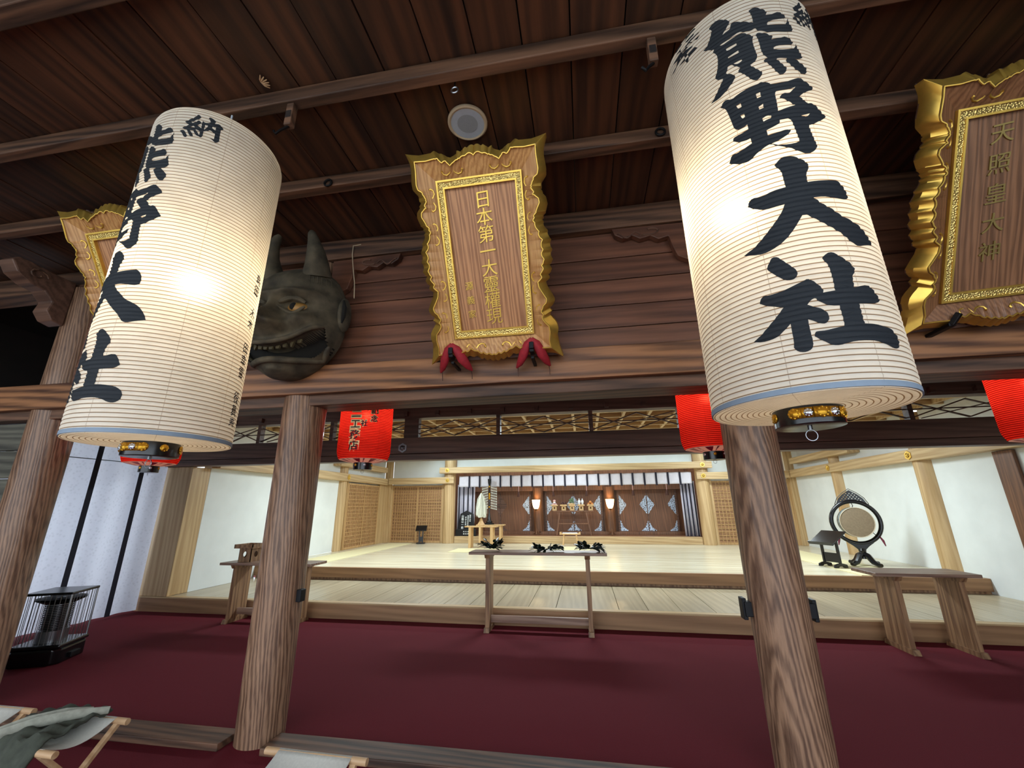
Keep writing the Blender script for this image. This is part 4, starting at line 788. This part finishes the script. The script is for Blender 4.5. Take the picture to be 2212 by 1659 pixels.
def stud(parent, a, mat, r=.013, rr=.106, z=-.034):
    mb = MB(); c = Vector((rr*sin(a), -rr*cos(a), z)); R = Matrix.Rotation(a, 3, 'Z')@Matrix.Rotation(pi/2, 3, 'X')
    mb.lathe([(r*1.12, 0), (r, .004), (r*.6, .008), (0, .0095)], 16, c, R)
    for i in range(8): mb.ball(c+R@Vector((r*.85*cos(i*pi/4), r*.85*sin(i*pi/4), .004)), r*.24, 6, 4)
    mb.build('stud', mat, parent, True)
for a0, n_ in ((-.05, 3), (3.1, 3)):
    mb = MB(); seg = 14; span = 1.6
    for q in range(seg):
        aa, ab = a0-span/2+span*q/seg, a0-span/2+span*(q+1)/seg
        mb.add([(.1075*sin(a), -.1075*cos(a), z) for a, z in ((aa, -.016), (ab, -.016), (ab, -.052), (aa, -.052))], [(0, 1, 2, 3)])
    o = mb.build('ornament_band', M['brass'], bring, True); o.modifiers.new('thick', 'SOLIDIFY').thickness = .003
    for i in range(3): stud(bring, a0-.76+.76*i, M['brass'], .018)
    for i in range(2): stud(bring, a0-.38+.76*i, M['silver'], .013)
for a in (-1.6, 1.42): stud(bring, a, M['brass'], .015)
MB().tube([(0, 0, -.066), (0, 0, -.078)], .008, 8).tube([(.019*sin(a), 0, -.098+.019*cos(a)) for a in [i*2*pi/20 for i in range(20)]], .0018, 6, True).build('pull_ring', M['steel'], bring, True)
MB().lathe([(.19, LH-.02), (.19, LH+.045), (.165, LH+.045), (.165, LH-.02)], 48, caps=False).build('top_ring', M['black'], big, True)
mb = MB(); mb.bar((-.17, 0, LH+.03), (.17, 0, LH+.03), .03, .012); mb.box(-.035, .035, -.02, .02, LH+.03, LH+.15); mb.tube([(0, 0, LH+.14), (0, .0, 3.85-1.879)], .006, 6); mb.build('hanger', M['speaker'], big, bevel=.003)
MB().tube([(0, 0, LH+.03), (-.06, .03, .95)], .008, 6).tube([(-.06, .03, .96), (-.07, .033, .89)], .022, 10).build('lamp_cord', M['black'], big)
bu = MB().ball((0, 0, 0), .05, 16, 10).build('bulb', M['bulb'], big, True); bu.location = (-.075, .035, .85)
for k, (dth, dz) in dict(kuma=(0, -1.879), no=(0, -1.879), oo=(0, -1.879), sha=(0, -1.879), hou=(0, -1.879), nou=(.117, -1.846)).items():
    ink_mesh(INK[k], dth, dz).build('brush_character', M['ink'], big)
mb = MB(); small_col(mb, '島田 木木 田幸雪 役員奉', 2.09, .89, .066, .06); mb.build('small_lettering', M['ink'], big)
l2 = dup(big, (-1.967, 1.6, 1.847), (0, 0, -.117), 'huge cream paper lantern at left, glowing amber, its brush characters turned aside', 'large cream paper lanterns')
for c_ in l2.children:
    if c_.name.startswith('bulb'): c_.location = (-.03, .035, .82)
# ================================================================ red lanterns behind the lintel
RL, RH = .262, .80
def red_r(z): return RL*(1-.10*max(0, (.10-z)/.10)**2-.10*max(0, (z-RH+.1)/.1)**2)+.003*abs(sin(pi*z/P_R))**.7
red = thing('red_lantern', 'red paper lantern with black outlined characters right of the left pillar', 'lantern', (-2.0, 3.55, 1.965), (0, 0, 0), 'red paper lanterns'); red.scale = (.89,)*3
zs = [P_R*i/4 for i in range(int(RH/P_R*4))]+[RH]
mb = MB(); ring_lathe(mb, red_r, zs, 80); mb.build('paper_body', M['rlan'], red, True, ang=80)
MB().lathe([(RL*.9, 0), (.16, -.018), (.088, -.03)], 64, caps=False).build('base_paper', M['pinkp'], red, True)
mb = MB()
for i in range(8):
    a = i*pi/4+.2; R_ = lambda r, z, da: (r*sin(a+da), -r*cos(a+da), z)
    mb.add([R_(.225, -.0035, -.16), R_(.225, -.0035, .16), R_(.16, -.0205, .12), R_(.10, -.031, 0), R_(.16, -.0205, -.12)], [(0, 1, 2, 3, 4)])
    mb.add([R_(.225, -.0035, .30), R_(.225, -.0035, .38), R_(.10, -.031, .30), R_(.10, -.031, .27)], [(0, 1, 2, 3)])
mb.build('petal_pattern', M['redring'], red)
rring = MB().lathe([(.085, -.026), (.092, -.026), (.092, -.098), (.086, -.10), (0, -.097)], 40, caps=False).build('base_ring', M['black'], red, True)
MB().lathe([(.15, RH-.01), (.15, RH+.05), (.13, RH+.05)], 40, caps=False).build('top_ring', M['black'], red, True)
for i in range(6): stud(rring, i*pi/3-.35, M['brass'] if i % 2 == 0 else M['silver'], .012, .092, -.055)
MB().tube([(.016*sin(a), 0, -.115+.016*cos(a)) for a in [i*2*pi/16 for i in range(16)]], .0016, 6, True).build('pull_ring', M['steel'], rring)
MB().ball((0, 0, .46), .035, 12, 8).build('bulb', M['rbulb'], red, True)
MB().tube([(0, 0, .49), (0, 0, 2.73)], .005, 6).build('hanger', M['black'], red)
cols = [('株式会社二工務店', .04, .09, .77, .088), ('拝殿社', .062, .43, .62, .09), ('七百記念', .055, .72, .66, .085)]
for nm, mt, off, lift in (('text_outline', 'creamp', .009, .0016), ('lettering', 'ink', .0014, .0034)):
    mb = MB()
    for chars, size, th, z0, pitch in ((('第一二工務店'), .098, .10, .655, .107), ('会会社', .066, .43, .66, .16), ('記念', .070, .78, .475, .082), ('寄進', .070, .78, .66, .08)):
        for i, ch in enumerate(chars):
            flat_text(mb, [(ch, 0, z0-pitch*i)], size, lambda a, b, h: Vector(((red_r(b)+lift)*sin(th+a/RL), -(red_r(b)+lift)*cos(th+a/RL), b)), None, off+(.004 if nm == 'text_outline' and size > .08 else 0), 0, 0, P_R/2)
    mb.build(nm, M[mt], red)
dup(red, (1.045, 3.55, 1.98), (0, 0, .16), 'red paper lantern peeping out left of the right pillar')
dup(red, (3.34, 3.55, 1.99), (0, 0, 1.9), 'red paper lantern cut by the right edge of the view')
dup(red, (-4.28, 3.50, 1.985), (0, 0, 2.4), 'red paper lantern almost hidden behind the base of the large left lantern')
# ================================================================ plaques
OUT = [(7,1444),(3,1445),(-40,1444),(-68,1437),(-85,1426),(-122,1421),(-131,1408),(-169,1395),(-203,1407),(-228,1423),(-270,1441),(-326,1438),(-383,1436),(-437,1446),(-478,1456),(-456,1397),(-452,1352),(-462,1273),(-460,1227),(-434,1194),(-433,1163),(-418,1149),(-427,1124),(-433,1102),(-451,1078),(-456,1047),(-444,1009),(-425,965),(-418,933),(-431,902),(-445,866),(-461,825),(-459,824),(-465,787),(-466,738),(-465,666),(-452,648),(-456,604),(-435,585),(-436,552),(-409,532),(-417,499),(-441,456),(-463,412),(-460,388),(-437,357),(-435,331),(-433,299),(-470,237),(-476,196),(-466,153),(-477,76),(-498,-2),(-440,27),(-377,35),(-255,27),(-230,26),(-216,46),(-173,49),(-137,44),(-126,33),(-79,19),(-32,10),(1,6)]
INN = [(0,1388),(-52,1393),(-67,1378),(-108,1376),(-121,1361),(-149,1355),(-168,1340),(-187,1362),(-225,1364),(-239,1383),(-271,1395),(-334,1388),(-412,1393),(-412,1337),(-420,1248),(-413,1217),(-384,1198),(-382,1172),(-364,1145),(-379,1121),(-383,1091),(-409,1070),(-413,1042),(-395,1009),(-373,959),(-370,922),(-381,902),(-393,866),(-408,819),(-412,819),(-415,782),(-412,722),(-418,662),(-405,644),(-407,611),(-392,587),(-393,559),(-364,531),(-369,495),(-397,446),(-417,414),(-409,384),(-387,365),(-382,336),(-383,307),(-390,254),(-420,221),(-425,180),(-415,120),(-422,69),(-354,70),(-274,68),(-223,82),(-186,92),(-166,102),(-132,82),(-86,67),(-33,57),(6,53)]
LOBES = [[(0, .85, 3)], [(.05, .45, 2)], [(.82, 1, 1)], [(0, .3, 2), (.75, 1, 2)], [(0, .9, 6)], [(.82, 1, 1)], [(0, .22, 1)], [(.7, 1, 2)], [(.1, 1, 3)]]
def contour(pts, corners, mids):
    """left half top-to-bottom, resampled between matching landmarks, then mirrored"""
    idx = [0]+[min(range(len(pts)), key=lambda i: (pts[i][0]-a)**2+(pts[i][1]-b)**2) for a, b in corners]+[len(pts)-1]; half = []
    for (i0, i1), n, lob in zip(zip(idx, idx[1:]), mids, LOBES):
        seg = pts[i0:i1+1]; d = [0]
        for p, q in zip(seg, seg[1:]): d.append(d[-1]+max(1e-6, sqrt((p[0]-q[0])**2+(p[1]-q[1])**2)))
        for k in range(n):
            s = d[-1]*k/n; j = max(i for i in range(len(d)) if d[i] <= s+1e-9); j = min(j, len(seg)-2); f = (s-d[j])/(d[j+1]-d[j])
            dx, dz = seg[j+1][0]-seg[j][0], seg[j+1][1]-seg[j][1]; ln = sqrt(dx*dx+dz*dz) or 1; q = 0
            for f0, f1, c_ in lob:
                if f0 <= k/n <= f1: q = 15*abs(sin(pi*c_*(k/n-f0)/(f1-f0)))**.8-5
            half.append((seg[j][0]+dx*f-dz/ln*-q*-1, seg[j][1]+dz*f+dx/ln*-q))
    half.append(pts[-1]); h = [(min(a, 0)/1000, b/1000) for a, b in half]; h[0] = (0, h[0][1]); h[-1] = (0, h[-1][1])
    return h+[(-a, b) for a, b in reversed(h[1:-1])]
mids = [14, 14, 16, 16, 18, 16, 14, 14, 12]
co = contour(OUT, [(-169, 1395), (-478, 1456), (-418, 1149), (-418, 933), (-409, 532), (-435, 331), (-498, -2), (-137, 44)], [27, 30, 30, 36, 54, 26, 36, 30, 18])
ci = contour(INN, [(-168, 1340), (-412, 1393), (-364, 1145), (-370, 922), (-364, 531), (-383, 307), (-422, 69), (-132, 82)], [27, 30, 30, 36, 54, 26, 36, 30, 18])
def plaque(loc, tilt, columns, label, gl, wp='kei', wf='kei2', gm='gold'):
    t = thing('name_plaque', label, 'plaque', loc, (tilt, 0, 0), 'carved wooden plaques with gold rims'); N = len(co)
    x0, x1, z0, z1 = -.292, .300, .178, 1.265; a0, a1, b0, b1 = -.236, .252, .236, 1.208
    yo, yi, yb = -.035, -.075, .03
    MB().box(a0-.02, a1+.02, -.004, .02, b0-.02, b1+.02).build('inner_panel', M[wp], t)
    mb = MB(); fr = [(x0, z0), (x1, z0), (x1, z1), (x0, z1)]; fi = [(a0, b0), (a1, b0), (a1, b1), (a0, b1)]
    mid = lambda f: [((p[0]*(1-f)+q[0]*f), (p[1]*(1-f)+q[1]*f)) for p, q in zip(fr, fi)]
    def band(pa, ya, pb, yb_): mb.add([(p[0], ya, p[1]) for p in pa]+[(p[0], yb_, p[1]) for p in pb], [(i, (i+1) % 4, 4+(i+1) % 4, 4+i) for i in range(4)])
    band(mid(.2), -.026, mid(.8), -.026); mb.build('stippled_border', M['goldt'], t); mb = MB()
    band(fr, -.01, fr, -.034); band(fr, -.034, mid(.2), -.034); band(mid(.2), -.034, mid(.2), -.026); band(mid(.8), -.026, mid(.8), -.03); band(mid(.8), -.03, fi, -.03); band(fi, -.03, fi, -.004)
    mb.build('border_moulding', M['gold'], t)
    cl = [(min(max(a, x0), x1), min(max(b, z0), z1)) for a, b in ci]
    mb = MB(); mb.add([(a, yi, b) for a, b in ci]+[(a, -.012, b) for a, b in cl], [(i, (i+1) % N, N+(i+1) % N, N+i) for i in range(N)]); mb.build('frame_board', M[wf], t)
    mb = MB(); mb.add([(a, yi, b) for a, b in ci]+[(a, yo, b) for a, b in co]+[(a, yb, b*.99+.007) for a, b in co], [(i, (i+1) % N, N+(i+1) % N, N+i) for i in range(N)]+[(N+i, N+(i+1) % N, 2*N+(i+1) % N, 2*N+i) for i in range(N)])
    mb.build('gold_rim', M['gold'], t, True, ang=50)
    MB().prism(co, (0, .022, 0), (1, 0, 0), (0, 0, 1), (0, .01, 0)).build('back_board', M['dark'], t)
    mb = MB(); mb.tube([(a*.985, yi-.004, .73+(b-.73)*.99) for a, b in ci], .005, 6, True)
    def fy(a, b):        # height of the flared frame board over the plaque plane
        q = (min(max(a, x0), x1), min(max(b, z0), z1)); d = sqrt((a-q[0])**2+(b-q[1])**2); return -.012-.063*min(1, d/.125)-.004
    for sx in (-1, 1):
        for (a, b), (dx, dz) in (((-.165, 1.345), (0, -1)), ((-.366, 1.146), (1, 0)), ((-.371, .922), (1, 0)), ((-.366, .531), (1, 0)), ((-.384, .307), (1, 0)), ((-.134, .082), (0, 1))):
            tx, tz = -dz, dx
            for s in (-1, 1):
                pts = []
                for u, v in ((0, 0), (.022, .004), (.045, .022), (.056, .05), (.050, .078), (.034, .09), (.028, .082)): 
                    aa, bb = a+dx*u*.95+tx*s*v*.8, b+dz*u*.95+tz*s*v*.8; aa *= -sx; pts.append((aa, fy(aa, bb), bb))
                mb.tube(pts, [.007, .007, .0065, .006, .0055, .007, .008], 6)
    mb.build('scroll_line', M['gold'], t, True)
    for nm, chars, size, x, zt, pitch in columns:
        chars_(t, [(c, x, zt-pitch*i) for i, c in enumerate(chars)], size, lambda a, b, h: Vector((a, -.0042-h, b)), 0, .007, gl, .07)
    return t
plaque((-.594, 2.84, 2.604), radians(30.5), [('main_lettering', '日本第一大靈權現', .122, .018, 1.12, .1135), ('small_lettering', '源義家', .062, -.145, .553, .101)], 'tall carved plaque at centre with gold rim and gold lettering', M['gold'])
rp = plaque((2.56, 2.84, 2.615), radians(30.5), [('main_lettering', '天照皇大神', .120, -.045, 1.11, .163)], 'carved plaque at the right edge, wood and gold lettering coloured as if in shade', M['shadegold'], 'kei3', 'kei4'); rp.rotation_mode = 'YXZ'; rp.rotation_euler = (radians(30.5), -.055, 0)
plaque((-3.50, 2.84, 2.57), radians(30.5), [], 'gold-rimmed plaque mostly hidden behind the large left lantern', M['gold'])
def cushion(x, label):
    t = thing('red_cushion', label, 'cushion', (x, 2.785, 2.57), group='red cushions under the central plaque')
    MB().tube([(.0, -.09, .125), (-.03, -.07, .09), (-.07, -.02, .03), (-.105, .04, -.01), (-.135, .085, -.03)], [.012, .034, .040, .028, .008], 12, sq=.75).tube([(.0, -.09, .125), (.03, -.07, .09), (.065, -.02, .03), (.095, .04, -.01), (.115, .085, -.03)], [.012, .034, .040, .028, .008], 12, sq=.75).build('pad', M['red'], t, True)
    for s in (-1, 1): MB().tube([(s*.115-.01, .09, -.03), (s*.118-.01, .105, -.05), (s*.118-.01, .112, -.09)], .003, 5).build('tie_cord', M['brown'], t)
    MB().box(-.016, .016, -.115, -.095, .04, .09).box(-.016, .016, -.10, -.03, .02, .045).box(-.012, .012, -.05, .13, -.015, .005).build('clip', M['iron'], t, bevel=.004)
cushion(-.905, 'red padded cushion under the left foot of the central plaque'); cushion(-.312, 'red padded cushion under the right foot of the central plaque')
t = thing('plaque_hook', 'black iron hook holding up the right plaque', 'hook', (2.29, 2.80, 2.60)); MB().box(-.02, .02, -.06, .13, -.01, .012).bar((0, -.05, 0), (.03, -.09, .06), .03).build('arm', M['iron'], t, bevel=.004)
# ================================================================ carved mask
mk = thing('carved_mask', 'big dark carved horned mask hung on the left pillar', 'mask', (-2.365, 2.90, 3.06))
HX, HZ, DP = .45, .51, .30
def g(x, z, cx, cz, sx, sz): return math.exp(-((x-cx)/sx)**2-((z-cz)/sz)**2)
def mouth(x, z):
    ax = abs(x); top = -.295+.15*(ax/.40)**1.8; bot = -.395+.14*(ax/.40)**4
    return ax < .39 and bot < z < top, top, bot
def face(x, z):
    w_ = HX*(1.0 if z > -.1 else 1.0-.30*((-.1-z)/.43)**2.2); rr = min(1, (abs(x)/w_)**2.3+(abs(z)/HZ)**2.4)
    h = DP*(1-rr)**.5
    h += .17*g(x, z, 0, -.13, .08, .085)+.08*g(x, z, 0, .0, .05, .16)                       # nose
    for s in (-1, 1):
        h += .11*g(x, z, s*.095, -.155, .05, .042)+.10*g(x, z, s*.17, .14, .15, .038)         # nostril wings, brows
        h -= .05*g(x, z, s*.16, .035, .11, .055)                                              # eye sockets
        h += .10*g(x, z, s*.26, -.10, .10, .065)+.09*g(x, z, s*.40, -.29, .08, .13)              # cheeks
    h += .035*g(x, z, 0, .30, .25, .12)+.10*g(x, z, 0, -.475, .14, .045)-.03*g(x, z, 0, .21, .06, .1)                        # forehead, chin
    ins, top, bot = mouth(x, z)
    if abs(x) < .43: h += .045*math.exp(-((z-top-.022)/.024)**2)*max(0, 1-rr)**.3+.07*math.exp(-((z-bot+.022)/.026)**2)*max(0, 1-rr)**.3
    if ins: h -= .13
    return -h
nr, na = 64, 160; mb = MB(); vs = []; ins = []
for i in range(nr+1):
    q = sin(pi/2*i/nr)
    for j in range(na):
        a = 2*pi*j/na; x = cos(a); z = sin(a); k = (abs(x)**2.3+abs(z)**2.4)**(-1/2.35)
        z_ = z*k*HZ*q; w_ = HX*(1.0 if z_ > -.1 else 1.0-.30*((-.1-z_)/.43)**2.2); x_ = x*k*w_*q; vs.append((x_, face(x_, z_), z_)); ins.append(mouth(x_, z_)[0])
back = [(v[0]*.97, .035, v[2]*.97) for v in vs[-na:]]; N0 = len(vs); vs += back
fs = [(i*na+j, i*na+(j+1) % na, (i+1)*na+(j+1) % na, (i+1)*na+j) for i in range(nr+1) for j in range(na)]
for f in fs:
    mb.k = 0
    if sum(1 for i in f if i < N0 and ins[i]) >= 3: mb.k = 1
    mb.f.append(f); mb.mi.append(mb.k)
mb.v = vs; mb.build('face', [M['mask'], M['maskdark']], mk, True, ang=60)
lt = [(x_*.0308, face(x_*.0308, mouth(x_*.0308, 0)[1]+.03)-.012, mouth(x_*.0308, 0)[1]+.008) for x_ in range(-13, 14)]; lb = [(x_*.0308, face(x_*.0308, mouth(x_*.0308, 0)[2]-.03)-.015, mouth(x_*.0308, 0)[2]-.012) for x_ in range(-13, 14)]
MB().tube(lt, [.012]+[.02]*25+[.012], 10).build('upper_lip', M['mask'], mk, True); MB().tube(lb, [.012]+[.026]*25+[.012], 10).build('lower_lip', M['mask'], mk, True)
def face_pt(x, z, d=0): return (x, face(x, z)-d, z)
for s in (-1, 1):
    mb = MB(); ec = Vector((s*.16, face(s*.16, .03)+.028, .03)); mb.ball(ec, .078, 16, 10, (1.3, .9, .75)); eb = mb.build('eyeball', M['eye'], mk, True)
    MB().ball(ec+Vector((-s*.0-.012, -.052, .006)), .034, 12, 8, (1, .7, 1)).build('pupil', M['maskdark'], eb, True)
    pu = [(s*(.06+.022*i), face(s*(.06+.022*i), .09)-.010, .055+.040*sin(pi*i/9)) for i in range(10)]; pl = [(s*(.06+.022*i), face(s*(.06+.022*i), -.02)-.004, .02-.052*sin(pi*i/9)) for i in range(10)]
    MB().tube(pu, [.012, .018]+[.02]*6+[.018, .012], 8).tube(pl, [.008]+[.014]*8+[.008], 8).build('eyelid', M['mask'], eb, True)
    hp = [(s*.21, -.12, .38), (s*.225, -.16, .48), (s*.22, -.19, .58), (s*.195, -.20, .68), (s*.165, -.20, .76), (s*.155, -.195, .785)]
    MB().tube(hp, [.12, .095, .074, .05, .034, .02], 14).build('horn', M['mask'], mk, True)
    mb = MB(); mb.ball((s*.45, -.03, .04), .09, 14, 10, (.5, .9, 1.7)); mb.build('ear', M['mask'], mk, True)
    ea = bpy.data.objects['ear' if s < 0 else 'ear.001']; mb = MB(); mb.tube([(s*.475, -.095, .14), (s*.495, -.105, .07), (s*.49, -.10, -.01), (s*.475, -.09, -.06)], [.008, .02, .016, .006], 8); mb.build('ear_hollow', M['maskdark'], ea, True)
    mb = MB()
    for i in range(7): x0 = s*(.24+.026*i); mb.tube([face_pt(x0*.8, .37, -.002), face_pt(x0*.93, .33, .002), face_pt(x0, .26, .0)], .005, 5)
    mb.build('hair_line', M['mask'], mk, True)
for i in range(-4, 5):
    x = .054*i; _, top, bot = mouth(x, -.25)
    yy = face(x, top+.02)+.06
    big_ = .05 if abs(i) == 3 else .034
    MB().prism([(-.021, 0), (.021, 0), (.015 if big_ < .04 else .003, -big_), (-.015 if big_ < .04 else -.003, -big_)], (x, yy, top+.01), (1, 0, 0), (0, 0, 1), (0, .02, 0)).build('tooth', M['tooth'], mk, bevel=.004)
    if abs(i) < 4:
        MB().prism([(-.02, 0), (.02, 0), (.015, .03), (-.015, .03)], (x, face(x, bot-.02)+.06, bot-.005), (1, 0, 0), (0, 0, 1), (0, .02, 0)).build('tooth', M['tooth'], mk, bevel=.004)
tag(MB().tube([(-1.88, 2.93, 3.29), (-1.90, 2.94, 3.45), (-1.935, 2.95, 3.6), (-1.97, 2.965, 3.76), (-1.975, 2.972, 3.86), (-1.90, 2.974, 3.865)], .004, 5).build('cord', M['cream'], None), 'thin pale cord running from the mask ear up to the wall plate', 'cord')
# ================================================================ ceiling fittings
t = thing('ceiling_speaker', 'round pale ceiling speaker between the beams above the central plaque', 'speaker', (-.617, 2.0, 3.947))
MB().lathe([(.128, 0), (.128, -.012), (.118, -.018), (.108, -.014)], 48, caps=False).build('rim', M['cream'], t, True); MB().lathe([(.112, -.012), (.0, -.014)], 48, caps=False).build('grille', M['speaker'], t, True); MB().lathe([(.066, -.0145), (.0, -.0165)], 40, caps=False).build('grille_centre', M['mesh'], t, True)
def hook(x, label):
    t = thing('beam_hook', label, 'hook', (x, 1.63, 3.849), group='wooden hooks under the lantern beam')
    MB().box(-.022, .022, -.02, .02, -.16, 0).build('hanger', M['old'], t, bevel=.004); MB().box(-.016, .016, -.024, -.02, -.11, -.06).build('plate', M['steel'], t); MB().tube([(0, 0, -.155), (-.03, -.02, -.20), (-.05, -.03, -.235), (-.065, -.03, -.21)], .008, 6).build('hook', M['iron'], t)
hook(-1.59, 'wooden hook under the long beam right of the left lantern'); hook(.465, 'wooden hook under the long beam left of the right lantern')
def ring(loc, label):
    t = thing('ring_bolt', label, 'ring bolt', loc, group='ring bolts on the ceiling beams'); MB().tube([(.028*cos(a), 0, .028*sin(a)) for a in [i*2*pi/20 for i in range(20)]], .008, 8, True).build('ring', M['iron'], t, True); MB().tube([(0, .0, .028), (0, .03, .028)], .007, 6).build('shank', M['iron'], t)
ring((-1.757, 2.24, 3.87), 'iron ring bolt on the thin beam left of the central plaque'); ring((.62, 2.24, 3.89), 'iron ring bolt on the thin beam beside the right lantern')
t = thing('ring_bolt', 'iron ring under the long beam above the ceiling speaker', 'ring bolt', (-.60, 1.68, 3.835), group='ring bolts on the ceiling beams'); MB().tube([(.02*cos(a), 0, .02*sin(a)-.02) for a in [i*2*pi/16 for i in range(16)]], .005, 6, True).build('ring', M['steel'], t, True); MB().tube([(0, 0, 0), (0, 0, .1)], .004, 6).build('shank', M['iron'], t)
mb = MB()
for i in range(6):
    a = -.9+.36*i; mb.tube([(0, 0, 0), (.025*cos(a), .025*sin(a), -.01), (.05*cos(a), .05*sin(a), -.006)], [.003, .006, .003], 6)
o = mb.build('split_straw', M['dowel'], None, True); o.location = (-1.74, 1.53, 3.946); tag(o, 'small tuft of split straw stuck to the ceiling above the left lantern', 'tuft')
bpy.data.objects.remove(_fo)
